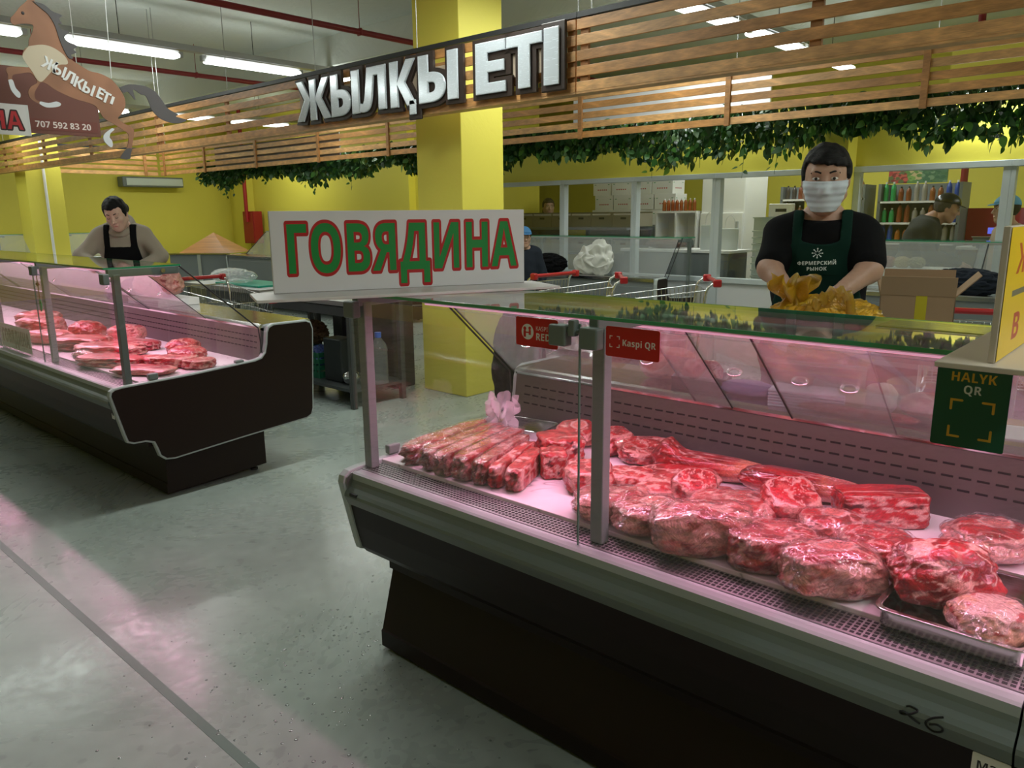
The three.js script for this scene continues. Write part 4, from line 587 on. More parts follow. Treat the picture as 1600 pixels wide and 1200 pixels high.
const sm = (a, b, k) => { const h = clamp(0.5 + 0.5 * (b - a) / k); return lerp(b, a, h) - k * h * (1 - h); };
const cap = (x, y, z, a, b, ra, rb) => { const ux = b[0] - a[0], uy = b[1] - a[1], uz = b[2] - a[2], px = x - a[0], py = y - a[1], pz = z - a[2], t = clamp((px * ux + py * uy + pz * uz) / (ux * ux + uy * uy + uz * uz + 1e-9)); return Math.hypot(px - ux * t, py - uy * t, pz - uz * t) - lerp(ra, rb, t); };
const ell = (x, y, z, c, r) => { const a = (x - c[0]) / r[0], b = (y - c[1]) / r[1], d = (z - c[2]) / r[2], k0 = Math.hypot(a, b, d), k1 = Math.hypot(a / r[0], b / r[1], d / r[2]); return k1 < 1e-9 ? -Math.min(...r) : k0 * (k0 - 1) / k1; };
const skinMat = (c) => std(c, 0.5, 0, { sheen: 0.1, bumpMap: rep(fineTex, 6), bumpScale: 0.0004 });
const eyeWhite = std([0.75, 0.72, 0.70], 0.25), iris = std([0.015, 0.01, 0.008], 0.15), browMat = std([0.015, 0.012, 0.012], 0.9), lipMat = std([0.42, 0.15, 0.13], 0.5), hairMat = std([0.006, 0.0055, 0.006], 0.6, 0, { specularIntensity: 0.5, bumpMap: rep(brushTex, 5), bumpScale: 0.003 });
// o: joints in the person's own frame (x to their left, z forward)
function figure(o) {
  const g = thing(o.name || 'person', o.label, 'person', o.pos, o.turn, o.group); g.scale.setScalar(o.scale || 1); const J = { hip: [0, 0.93, 0], chest: [0, 1.30, 0], neck: [0, 1.46, 0.02], head: [0, 1.63, 0.06], shoulder: [0.175, 1.405, 0], elbowL: [0.25, 1.15, 0.05], wristL: [0.2, 0.95, 0.2], elbowR: [-0.25, 1.15, 0.05], wristR: [-0.2, 0.95, 0.2], ...o.joints }, lean = (y) => lerp(J.hip[2], J.chest[2], clamp((y - J.hip[1]) / (J.chest[1] - J.hip[1])));
  const W = o.build || 1, sh = (s) => [s * J.shoulder[0], J.shoulder[1], J.shoulder[2] + J.chest[2]];
  const torso = (x, y, z, e = 0) => {
    let d = cap(x, y, z * 1.12 + 0, [-0.085 * W, J.hip[1], J.hip[2] * 1.12], [0.085 * W, J.hip[1], J.hip[2] * 1.12], 0.125 * W, 0.125 * W);
    d = sm(d, ell(x, y, z, [0, lerp(J.hip[1], J.chest[1], 0.5), lerp(J.hip[2], J.chest[2], 0.5) + 0.01], [0.155 * W, 0.22, 0.125 * W]), 0.09); d = sm(d, ell(x, y, z, [0, J.chest[1], J.chest[2]], [0.175 * W, 0.19, 0.125 * W]), 0.08);
    d = sm(d, cap(x, y, z, [0.045 - J.shoulder[0], J.shoulder[1] + 0.005, J.shoulder[2] + J.chest[2] - 0.01], [J.shoulder[0] - 0.045, J.shoulder[1] + 0.005, J.shoulder[2] + J.chest[2] - 0.01], 0.072, 0.072), 0.08); d = sm(d, cap(x, y, z, [0, J.shoulder[1] + 0.02, J.chest[2] - 0.01], [J.neck[0], J.neck[1] + 0.05, J.neck[2]], 0.075, 0.056), 0.06); return d - e;
  };
  const arm = (s, x, y, z, upto, e = 0) => { const a = sh(s), b = s > 0 ? J.elbowL : J.elbowR, c = s > 0 ? J.wristL : J.wristR; let d = cap(x, y, z, a, b.map((q, i) => lerp(a[i], q, Math.min(1, upto))), 0.062, lerp(0.062, 0.044, Math.min(1, upto))); if (upto > 1) d = sm(d, cap(x, y, z, b, c.map((q, i) => lerp(b[i], q, Math.min(1, upto - 1))), 0.045, lerp(0.045, 0.028, Math.min(1, upto - 1))), 0.03); return d - e; };
  const legs = (x, y, z, e = 0) => { let d = 9; for (const s of [-1, 1]) { const h = [s * 0.095, J.hip[1] - 0.03, J.hip[2]], k = [s * 0.11, 0.5, J.hip[2] * 0.6 + 0.03], a = [s * 0.115, 0.09, J.hip[2] * 0.3 - 0.02]; let l = cap(x, y, z, h, k, 0.095, 0.062); l = sm(l, cap(x, y, z, k, a, 0.062, 0.042), 0.04); d = Math.min(d, l); } return d - e; };
  const feet = (x, y, z) => { let d = 9; for (const s of [-1, 1]) d = Math.min(d, cap(x, y, z, [s * 0.115, 0.05, J.hip[2] * 0.3 - 0.05], [s * 0.125, 0.038, J.hip[2] * 0.3 + 0.13], 0.05, 0.038)); return d; };
  // head in its own frame, tilted
  const hq = new THREE.Euler(o.tilt?.[0] || 0, o.tilt?.[1] || 0, o.tilt?.[2] || 0, 'YXZ'), inv = new THREE.Matrix4().makeRotationFromEuler(hq).invert(), e = inv.elements, toHead = (x, y, z) => { x -= J.head[0]; y -= J.head[1]; z -= J.head[2]; return [e[0] * x + e[4] * y + e[8] * z, e[1] * x + e[5] * y + e[9] * z, e[2] * x + e[6] * y + e[10] * z]; };
  const skull = (x, y, z) => sm(ell(x, y, z, [0, 0.03, -0.012], [0.077, 0.094, 0.096]), ell(x, y, z, [0, -0.028, 0.018], [0.064, 0.092, 0.077]), 0.03);
  const face = (x, y, z) => {
    let d = skull(x, y, z); const ax = Math.abs(x); d = sm(d, cap(x, y, z, [0, -0.098, 0.05], [0, -0.10, 0.058], 0.026, 0.024), 0.03); d = sm(d, cap(ax, y, z, [0.014, -0.095, 0.05], [0.062, -0.055, -0.005], 0.018, 0.018), 0.03); d = sm(d, cap(x, y, z, [-0.036, 0.034, 0.076], [0.036, 0.034, 0.076], 0.013, 0.013), 0.018); d = sm(d, ell(ax, y, z, [0.04, -0.022, 0.062], [0.024, 0.02, 0.022]), 0.02);
    d = -sm(-d, ell(ax, y, z, [0.032, 0.012, 0.101], [0.017, 0.010, 0.016]), 0.012); d = sm(d, cap(x, y, z, [0, 0.018, 0.090], [0, -0.026, 0.110], 0.008, 0.012), 0.012); d = sm(d, ell(ax, y, z, [0.013, -0.030, 0.100], [0.009, 0.007, 0.010]), 0.008); d = sm(d, cap(x, y, z, [-0.017, -0.058, 0.086], [0.017, -0.058, 0.086], 0.008, 0.008), 0.008); d = sm(d, cap(x, y, z, [-0.013, -0.070, 0.084], [0.013, -0.070, 0.084], 0.008, 0.008), 0.007); d = sm(d, ell(ax, y, z, [0.078, -0.002, -0.008], [0.011, 0.032, 0.019]), 0.008); return d;
  };
  const fine = o.fine ?? 0.006, cell = o.cell ?? 0.014, low = [-0.4, -0.02, -0.24], up = [0.4, 1.6, 0.5];
  const bodyF = (x, y, z) => { let d = torso(x, y, z); d = sm(d, Math.min(arm(1, x, y, z, 2), arm(-1, x, y, z, 2)), 0.04); d = sm(d, legs(x, y, z), 0.05); return sm(d, feet(x, y, z), 0.03); };
  const parts = [nets(bodyF, low, up, cell)];
  const headF = (x, y, z) => { const [a, b, c] = toHead(x, y, z); return sm(face(a, b, c), cap(x, y, z, [J.neck[0], J.neck[1] - 0.03, J.neck[2] - 0.01], [J.head[0], J.head[1] - 0.05, J.head[2] - 0.025], 0.056, 0.055), 0.025); };
  parts.push(nets(headF, [J.head[0] - 0.14, J.neck[1] - 0.06, J.head[2] - 0.16], [J.head[0] + 0.14, J.head[1] + 0.15, J.head[2] + 0.16], fine));
  const hand = (s) => {                          // palm and five bent fingers beyond the wrist
    const w = s > 0 ? J.wristL : J.wristR, el = s > 0 ? J.elbowL : J.elbowR, dir = V(w[0] - el[0], w[1] - el[1], w[2] - el[2]).normalize(), side = V(-s, 0, 0).addScaledVector(dir, s * dir.x).normalize(), pal = V(0, 0, 0).crossVectors(side, dir).multiplyScalar(-s).normalize(); if (pal.y > 0) pal.negate();
    const P0 = V(...w), pt = (a, b, c) => { const q = P0.clone().addScaledVector(dir, a).addScaledVector(side, b).addScaledVector(pal, c); return [q.x, q.y, q.z]; }, bones = [];
    for (let i = 0; i < 4; i++) { const b = (i - 1.5) * -0.019, L = [0.033, 0.038, 0.036, 0.028][i], c0 = 0.004; bones.push([pt(0.088, b, c0), pt(0.088 + L * 0.9, b * 1.1, c0 + 0.014), 0.0092, 0.0086], [pt(0.088 + L * 0.9, b * 1.1, c0 + 0.014), pt(0.088 + L * 1.35, b * 1.1, c0 + 0.014 + L * 0.75), 0.0086, 0.0076]); }
    bones.push([pt(0.022, 0.03, 0.004), pt(0.058, 0.050, 0.016), 0.012, 0.0098], [pt(0.058, 0.050, 0.016), pt(0.088, 0.047, 0.03), 0.0098, 0.0085]);
    const f = (x, y, z) => { let d = cap(x, y, z, pt(-0.03, 0, 0), pt(0.012, 0, 0), 0.028, 0.026); for (const b of [-0.022, 0, 0.022]) d = sm(d, cap(x, y, z, pt(0.01, b * 0.6, 0), pt(0.08, b, 0), 0.016, 0.0125), 0.014); for (const [a, b, r, q] of bones) d = sm(d, cap(x, y, z, a, b, r, q), 0.005); return d; };
    const c = pt(0.05, 0, 0.015); return nets(f, c.map((q) => q - 0.12), c.map((q) => q + 0.12), o.handCell ?? 0.004);
  };
  if (o.hands !== false) parts.push(hand(1), hand(-1));
  mesh('body', parts, skinMat(o.skin || [0.50, 0.29, 0.20]), g);
  const hm = new THREE.Matrix4().makeRotationFromEuler(hq).setPosition(...J.head), onHead = (geo) => geo.applyMatrix4(hm);
  for (const s of [-1, 1]) {
    if (o.eyesDown) mesh('eyelash', onHead(tube([[s * 0.020, 0.006, 0.0905], [s * 0.032, 0.002, 0.0915], [s * 0.044, 0.006, 0.085]], 0.0016, 10, 5)), browMat, g);
    else { const w = mesh('eye', onHead(new THREE.SphereGeometry(0.0118, 14, 10).scale(1.15, 0.48, 0.8).translate(s * 0.032, 0.012, 0.0835)), eyeWhite, g); mesh('iris', onHead(new THREE.SphereGeometry(0.0056, 10, 8).scale(1, 0.95, 0.6).translate(s * 0.032 + (o.gaze || 0), 0.0122, 0.0915)), iris, w); }
    mesh('eyebrow', onHead(tube([[s * 0.014, 0.032, 0.0915], [s * 0.032, 0.038, 0.0885], [s * 0.05, 0.031, 0.076]], 0.0036, 10, 6)), browMat, g);
  }
  if (!o.mask) mesh('lips', onHead(new THREE.SphereGeometry(0.01, 12, 8).scale(2.0, 0.55, 0.6).translate(0, -0.064, 0.0905)), lipMat, g);
  // hair
  const H = o.hair || {}, hairF = (x, y, z) => { const q = 0.012 + 0.006 * N3(x * 38, y * 20, z * 38); let d = ell(x, y, z, [0, 0.032, -0.014], [0.080, 0.097, 0.100]) - q; const line = H.line ?? 0.066, back = H.back ?? 0.02; d = -sm(-d, -Math.max(sm(line - y + 0.012 * N3(x * 60, 3, 1) - (H.fringe || 0) * x + 0.25 * Math.abs(x) * (H.part || 0), z - back + Math.max(0, 0.02 - y) * 0.4 + 0.006 * N3(y * 50, x * 9, 2), 0.02), (H.nape ?? -0.05) - y), 0.018); if (H.bun) d = Math.min(d, ell(x, y, z, [H.bun[0], H.bun[1], H.bun[2]], [0.042, 0.046, 0.042])); if (H.long) d = Math.min(d, Math.max(ell(x, y, z, [0, -0.07, -0.045], [0.085, 0.17, 0.065]), z - 0.0)); return d; };
  if (!H.none) mesh('hair', onHead(nets(hairF, [-0.13, -0.26, -0.18], [0.13, 0.17, 0.14], fine)), H.mat || hairMat, g);
  if (o.mask) { const mf = (x, y, z) => Math.max(sm(sm(sm(skull(x, y, z) - 0.010, ell(Math.abs(x), y, z, [0.04, -0.022, 0.062], [0.03, 0.028, 0.03]), 0.02), cap(x, y, z, [0, -0.098, 0.05], [0, -0.10, 0.058], 0.036, 0.034), 0.03), cap(x, y, z, [0, 0.01, 0.092], [0, -0.03, 0.112], 0.012, 0.016), 0.025) - 0.0012 * Math.sin(y * 260), y - 0.002 - 0.02 * (0.06 - Math.abs(x)), -0.112 - y, 0.018 - z); const m = mesh('face_mask', onHead(nets(mf, [-0.1, -0.14, -0.02], [0.1, 0.03, 0.15], 0.004)), o.mask, g); for (const s of [-1, 1]) mesh('ear_loop', onHead(tube([[s * 0.066, -0.012, 0.03], [s * 0.082, 0.015, 0.0], [s * 0.088, 0.005, -0.022], [s * 0.080, -0.035, -0.012], [s * 0.06, -0.075, 0.025]], 0.0016, 20, 5)), o.mask, m); }
  if (o.cap) { const cf = (x, y, z) => Math.max(ell(x, y, z, [0, 0.045, -0.012], [0.096, 0.10, 0.116]), 0.052 - y + 0.10 * z); const c = mesh('cap', onHead(nets(cf, [-0.13, 0, -0.16], [0.13, 0.17, 0.14], 0.007)), o.cap, g); mesh('visor', onHead(new THREE.SphereGeometry(1, 20, 8, 0, Math.PI).rotateX(0).scale(0.08, 0.008, 0.085).rotateX(0.18).translate(0, 0.056, 0.075)), o.cap, c); }
  // clothes
  const sl = o.sleeve ?? 0.85, fold = (x, y, z) => 0.006 * fbm(x * 9 + 3, y * 7, z * 9, 2) + 0.003 * Math.sin(y * 46 + x * 22 + z * 18);
  const shirtF = (x, y, z) => { let d = torso(x, y, z, 0.014); d = sm(d, Math.min(arm(1, x, y, z, sl, sl > 1 ? 0.013 : 0.015), arm(-1, x, y, z, sl, sl > 1 ? 0.013 : 0.015)), 0.035) - fold(x, y, z); return Math.max(d, (o.hem ?? 0.86) - y, y - (J.neck[1] + 0.012 + (o.collar ?? 0.0)) + 0.25 * (z - J.neck[2]) - 1.2 * Math.max(0, Math.abs(x) - 0.075)); };
  const shirt = mesh(o.topName || 'shirt', nets(shirtF, [-0.42, (o.hem ?? 0.86) - 0.03, -0.24], [0.42, J.neck[1] + 0.1, 0.5], o.cloth ?? cell), o.top || M.blackCloth, g);
  mesh('trousers', nets((x, y, z) => Math.max(Math.min(legs(x, y, z, 0.014), torso(x, y, z, 0.010)) - fold(x, y, z), y - 0.95, 0.09 - y), low, [0.55, 1.05, 0.5], 0.02), o.trousers || M.navy, g);
  mesh('shoe', nets((x, y, z) => Math.max(feet(x, y, z) - 0.008, -y + 0.002, y - 0.11), [-0.25, -0.03, -0.3], [0.25, 0.16, 0.4], 0.012), M.black, g);
  if (o.hood) { mesh('hood', nets((x, y, z) => { const q = Math.hypot(x, (z - J.neck[2] + 0.03) * 0.85) - 0.082; return Math.hypot(q, (y - J.neck[1] + 0.005 + 0.5 * (z - J.neck[2])) * 0.7) - 0.026 + 0.10 * Math.min(0.12, z - J.neck[2]) - 0.006 * fbm(x * 14, y * 14, z * 14, 2); }, [-0.2, J.neck[1] - 0.2, J.neck[2] - 0.22], [0.2, J.neck[1] + 0.14, J.neck[2] + 0.2], 0.008), o.top, shirt); }
  if (o.apron) {
    const A = o.apron, top = A.top, aF = (x, y, z) => { const w = y > top - 0.1 ? lerp(A.bib + 0.02, A.bib, clamp((y - top + 0.1) / 0.1)) : lerp(A.waist, A.bib + 0.02, clamp((y - 1.02) / (top - 0.1 - 1.02))), scoop = (A.scoop || 0) * clamp(1 - (x / A.bib) ** 2), bib = Math.max(Math.abs(x) - w, y - top + scoop), strap = Math.max(Math.abs(Math.abs(x) - A.strapX) - A.strapW, top - 0.04 - y); return Math.max(torso(x, y, z, 0.022) - fold(x, y, z), Math.min(bib, strap), 0.60 - y, -z + lean(y) - (y > top ? 0.12 : 0.02), y - J.neck[1] - 0.035); };
    const ap = mesh('apron', nets(aF, [-0.3, 0.55, -0.2], [0.3, 1.58, 0.4], 0.009), A.mat, g);
    if (A.print) { const [x0, x1, y0, y1, tex] = A.print, q = new THREE.PlaneGeometry(1, 1, 14, 8), p = q.attributes.position; for (let i = 0; i < p.count; i++) { const x = lerp(x0, x1, p.getX(i) + 0.5), y = lerp(y0, y1, p.getY(i) + 0.5); let z = 0.5; for (let k = 0; k < 60; k++) { const d = aF(x, y, z); if (d < 0.0008) break; z -= Math.max(0.0008, d * 0.7); } p.setXYZ(i, x, y, z + 0.0022); } q.computeVertexNormals(); mesh('print', q, std(0xffffff, 0.95, 0, { map: tex, specularIntensity: 0.3 }), ap); }
  }
  if (o.extra) o.extra(g, onHead);
  return g;
}
const apronGreen = std([0.005, 0.026, 0.018], 0.95, 0, { specularIntensity: 0.3 });
const marketTex = canvasTex(512, 384, (c) => { c.fillStyle = '#102d24'; c.fillRect(0, 0, 512, 384); c.strokeStyle = '#dfe6e2'; c.fillStyle = '#dfe6e2'; c.lineWidth = 9; for (let i = 0; i < 8; i++) { const a = i * TAU / 8; c.beginPath(); c.moveTo(256 + 18 * Math.cos(a), 96 + 18 * Math.sin(a)); c.lineTo(256 + 52 * Math.cos(a), 96 + 52 * Math.sin(a)); c.stroke(); c.beginPath(); c.arc(256 + 60 * Math.cos(a), 96 + 60 * Math.sin(a), 9, 0, TAU); c.fill(); } c.save(); c.translate(256, 250); c.rotate(-0.04); say(c, 'ФЕРМЕРСКИЙ', 0, 0, 68, '#dfe6e2', 'center'); say(c, 'РЫНОК', 0, 76, 68, '#dfe6e2', 'center'); c.restore(); });
figure({
  name: 'person', label: 'person in a black T-shirt, green apron and face mask behind the meat counter', pos: [-1.165, 0, -3.15], turn: 0.33, scale: 0.985, fine: 0.005, cell: 0.014, cloth: 0.011, skin: [0.46, 0.27, 0.19],
  joints: { chest: [0, 1.31, 0.06], neck: [0, 1.495, 0.07], head: [0.0, 1.640, 0.125], shoulder: [0.148, 1.43, 0.0], elbowR: [-0.178, 1.305, 0.20], wristR: [-0.08, 1.215, 0.37], elbowL: [0.178, 1.305, 0.20], wristL: [0.055, 1.21, 0.37] }, build: 1.0, tilt: [0.10, 0.0, 0.0],
  mask: std([0.60, 0.67, 0.74], 0.7), hair: { line: 0.060, back: 0.022, nape: -0.05, fringe: 0.12 }, sleeve: 0.82, top: M.blackCloth, topName: 't_shirt',
  apron: { mat: apronGreen, top: 1.43, bib: 0.105, waist: 0.205, strapX: 0.088, strapW: 0.02, scoop: 0.03, print: [-0.085, 0.07, 1.285, 1.395, marketTex] },
});
const beige = std([0.35, 0.30, 0.24], 0.9, 0, { sheen: 0.3 });
figure({
  label: 'person in a beige hoodie and black pinafore looking down behind the left meat counter', pos: [-7.06, 0, -2.81], turn: 1.0, fine: 0.006, cell: 0.013, cloth: 0.011, scale: 1.04, skin: [0.62, 0.40, 0.31], eyesDown: true,
  joints: { hip: [0, 0.9, -0.04], chest: [0, 1.21, 0.06], neck: [0, 1.36, 0.13], head: [0.0, 1.475, 0.23], shoulder: [0.165, 1.30, 0.02], elbowR: [-0.30, 1.14, 0.20], wristR: [-0.10, 1.05, 0.40], elbowL: [0.29, 1.13, 0.18], wristL: [0.06, 1.0, 0.38] }, build: 0.98, tilt: [0.42, -0.12, 0.12],
  hair: { line: 0.064, back: 0.036, nape: -0.085, part: 0.9, bun: [0.03, 0.0, -0.11] }, sleeve: 1.95, top: beige, topName: 'hoodie', hood: true,
  apron: { mat: M.blackCloth, top: 1.215, bib: 0.125, waist: 0.17, strapX: 0.10, strapW: 0.024 },
});
figure({
  label: 'person in a flat black cap and dark jacket at the shop checkout', pos: [-2.2, 0, -8.2], turn: 1.75, fine: 0.008, cell: 0.018, handCell: 0.006, skin: [0.48, 0.27, 0.20], top: std([0.022, 0.025, 0.024], 0.85), topName: 'jacket', collar: 0.03, sleeve: 1.95,
  joints: { chest: [0, 1.25, 0.12], neck: [0, 1.40, 0.2], head: [0, 1.515, 0.30], shoulder: [0.19, 1.33, 0.04], elbowR: [-0.24, 1.08, 0.2], wristR: [-0.18, 1.0, 0.45], elbowL: [0.24, 1.08, 0.2], wristL: [0.18, 1.0, 0.45] }, build: 1.12, tilt: [0.25, 0.1, 0], cap: std([0.012, 0.012, 0.014], 0.25), hair: { mat: std([0.06, 0.055, 0.05], 0.8), line: 0.06, nape: -0.05 },
});
figure({
  label: 'person with long brown hair among the shop shelves behind the window', pos: [-7.35, 0, -8.97], turn: 0.9, fine: 0.009, cell: 0.02, handCell: 0.007, skin: [0.5, 0.31, 0.22], top: std([0.05, 0.04, 0.03], 0.9), topName: 'jacket', sleeve: 1.95, scale: 0.98,
  hair: { mat: std([0.05, 0.032, 0.018], 0.7), line: 0.062, long: true, nape: -0.2 },
});
figure({
  label: 'person in a blue cap and navy jacket standing behind the white beef sign', pos: [-5.2, 0, -5.95], turn: 0.95, fine: 0.007, cell: 0.018, handCell: 0.006, skin: [0.50, 0.30, 0.22], top: M.navy, topName: 'jacket', sleeve: 1.95, scale: 0.795, joints: { head: [0.0, 1.60, 0.08] }, cap: std([0.05, 0.19, 0.42], 0.7), hair: { line: 0.05, nape: -0.08 },
});
figure({
  label: 'person in a light blue cap at the right-hand shop window', pos: [-1.32, 0, -7.9], turn: -1.0, fine: 0.009, cell: 0.02, handCell: 0.007, skin: [0.50, 0.30, 0.22], top: std([0.42, 0.33, 0.26], 0.9), topName: 'coat', sleeve: 1.95, scale: 0.92, cap: std([0.10, 0.36, 0.62], 0.7), hair: { line: 0.05, nape: -0.08 },
});
// ---------- shopping carts ----------
function cartProto() {
  const g = new THREE.Group(), w = 0.27, top = 0.98, rods = [];
  // basket: x across, -z nose
  const ring = (y, f, z0, z1, s0, s1) => { for (const [a, b] of [[[-s0, y, z0], [-s1, y - f, z1]], [[s0, y, z0], [s1, y - f, z1]], [[-s0, y, z0], [s0, y, z0]], [[-s1, y - f, z1], [s1, y - f, z1]]]) rods.push(cyl(a, b, 0.005, 6)); };
  ring(top - 0.06, 0.10, 0, -0.80, w, 0.20); ring(top - 0.22, 0.04, 0.0, -0.76, w * 0.97, 0.19); ring(top - 0.42, -0.06, -0.02, -0.72, w * 0.92, 0.18);
  for (let i = 0; i <= 22; i++) { const t = i / 22, z = -0.8 * t, yt = top - 0.06 - 0.10 * t, yb = top - 0.42 + 0.06 * t, s = lerp(w, 0.20, t), sb = lerp(w * 0.92, 0.18, t), zb = lerp(-0.02, -0.72, t); for (const k of [-1, 1]) rods.push(cyl([k * s, yt, z], [k * sb, yb, zb], 0.0022, 4)); if (i % 2 === 0) rods.push(cyl([-sb, yb, zb], [sb, yb, zb], 0.0022, 4)); }
  for (let i = 0; i <= 12; i++) { const t = i / 12 * 2 - 1; rods.push(cyl([t * 0.2, top - 0.16, -0.8], [t * 0.18, top - 0.36, -0.72], 0.0022, 4), cyl([t * w, top - 0.06, 0], [t * w * 0.92, top - 0.42, -0.02], 0.0022, 4)); }
  const bk = mesh('wire_basket', rods, M.chrome, g); bk.userData.kind = 'stuff';
  for (const k of [-1, 1]) { mesh('side_frame', tube([[k * w, top, 0.09], [k * w, top - 0.03, 0.02], [k * w, 0.75, -0.02], [k * w, 0.3, -0.1], [k * w * 0.95, 0.16, -0.3], [k * w * 0.8, 0.15, -0.78]], 0.011, 36, 7), M.chrome, g); mesh('handle_bracket', bb(k * w - 0.022, k * w + 0.022, top - 0.035, top + 0.025, 0.05, 0.115, 0.014), M.red, g); }
  mesh('handle', cyl([-w, top, 0.09], [w, top, 0.09], 0.017, 12), M.red, g); mesh('nose_clip', bb(-0.205, -0.13, top - 0.185, top - 0.135, -0.815, -0.79, 0.006), M.red, g);
  for (const [x, z] of [[-0.25, -0.12], [0.25, -0.12], [-0.2, -0.76], [0.2, -0.76]]) { const q = new THREE.TorusGeometry(0.042, 0.018, 8, 18); q.rotateY(Math.PI / 2); q.translate(x, 0.06, z); mesh('wheel', q, M.rubber, g); mesh('caster_fork', bb(x - 0.026, x + 0.026, 0.06, 0.165, z - 0.014, z + 0.014, 0.006), M.steelDull, g); }
  return g;
}
{
  const proto = cartProto(), spots = [[-3.72, -5.38, 2.25, 'shopping trolley with a red handle in front of the white bag'], [-2.98, -5.56, 2.2, 'shopping trolley with a red handle at the dark counter end'], [-4.38, -5.36, 1.5, 'shopping trolley with a red handle beside the person in a blue cap'], [-0.86, -4.72, 0.25, 'shopping trolley with a red handle beyond the cardboard box'], [-6.55, -3.2, -1.5, 'shopping trolley with a red handle behind the end of the left counter']];
  spots.forEach(([x, z, t, label], i) => { const c = i ? proto.clone() : proto; c.name = numbered('shopping_trolley'); scene.add(c); c.position.set(x, 0, z); c.rotation.set(0, t, 0); tag(c, label, 'trolley', 'shopping trolleys'); });
}
// ---------- crumpled soft things ----------
function crumple(w, h, d, seed, amp = 0.35, mat, f = 1.6) { const g = new THREE.IcosahedronGeometry(1, 24), p = mergeVertices(g.deleteAttribute('uv').deleteAttribute('normal')), P = p.attributes.position; for (let i = 0; i < P.count; i++) { let x = P.getX(i), y = P.getY(i), z = P.getZ(i); const r1 = 1 - Math.abs(f < 1.2 ? 0.75 * N3(x * f * 1.5 + seed, y * f * 1.5, z * f * 1.5) : fbm(x * f + seed, y * f, z * f, 3)) * 2.2, r2 = 1 - Math.abs(fbm(x * f * 2.6, y * f * 2.6 + seed, z * f * 2.6, 2)) * 2.2, q = 1 - amp + amp * r1 + amp * (f < 1.2 ? 0.14 : 0.3) * r2; P.setXYZ(i, x * q * w / 2, Math.max(0, (y * q + 0.9) / 1.9 * h), z * q * d / 2); } p.computeVertexNormals(); return metreUV(p); }
function soft(name, label, cat, pos, size, seed, mat, amp, f, turn = 0) { const m = solo(name, crumple(...size, seed, amp, mat, f), mat, label, cat); m.position.set(...pos); m.rotation.y = turn; return m; }
{ const k = solo('plastic_sack', [crumple(0.50, 0.24, 0.19, 17, 0.34, null, 0.8), crumple(0.30, 0.36, 0.18, 23, 0.3, null, 0.9).translate(0.09, 0, 0), crumple(0.26, 0.31, 0.17, 29, 0.3, null, 0.9).translate(-0.06, 0, 0.0)], M.whiteBag, 'crumpled white plastic sack on the unlit counter behind the trolleys', 'sack'); k.position.set(-4.72, 0.889, -6.5); }
soft('jacket', 'black jacket bundled on the unlit counter beside the white sack', 'jacket', [-5.30, 0.889, -6.5], [0.46, 0.20, 0.18], 12, M.blackCloth, 0.3, 1.6);
soft('navy_cloth', 'navy cloth draped on the unlit counter behind the cardboard box', 'cloth', [-1.33, 0.889, -6.5], [0.54, 0.19, 0.18], 13, M.navy, 0.3, 1.8);
// yellow carrier bag the man is filling
{
  const g = thing('carrier_bag', 'translucent orange-yellow carrier bag being filled on the counter', 'carrier bag', [-0.93, WT + 0.131, -2.58], 0.6), m = std([1.0, 0.62, 0.015], 0.25, 0, { transmission: 0.3, thickness: 0, side: THREE.DoubleSide, bumpMap: rep(wrinkleTex, 4), bumpScale: 0.006, clearcoat: 0.4 });
  mesh('bag_body', crumple(0.40, 0.21, 0.15, 21, 0.36, m, 1.7), m, g); const up = ruffle(0.12, 0.05, 0.065, 9, 7); up.translate(-0.10, 0.14, -0.01); mesh('bag_opening', up, m, g);
  const strap = (pts) => { const c = new THREE.CatmullRomCurve3(pts.map((q) => V(...q))), q = new THREE.TubeGeometry(c, 40, 0.02, 8); const P = q.attributes.position, n = q.attributes.normal; for (let i = 0; i < P.count; i++) P.setXYZ(i, P.getX(i) - n.getX(i) * 0.006, P.getY(i) + 0.008 * Math.sin(i * 0.9), P.getZ(i) - n.getZ(i) * 0.014); q.computeVertexNormals(); return q; };
  mesh('bag_handle', strap([[-0.09, 0.12, 0.06], [-0.05, 0.18, 0.07], [0.01, 0.225, 0.07], [0.055, 0.208, 0.07], [0.07, 0.155, 0.065], [0.11, 0.10, 0.05]]), m, g);
}
{ const g = thing('weighing_scale', 'low grey weighing scale under the yellow carrier bag', 'scale', [-0.93, WT, -2.575], 0.15); mesh('scale_body', bb(-0.14, 0.14, 0, 0.10, -0.07, 0.07, 0.012), M.greyPlastic, g); mesh('scale_plate', bb(-0.16, 0.16, 0.112, 0.13, -0.075, 0.075, 0.005), M.steel, g); mesh('plate_post', cyl([0, 0.09, 0], [0, 0.115, 0], 0.03, 12), M.steelDull, g); }
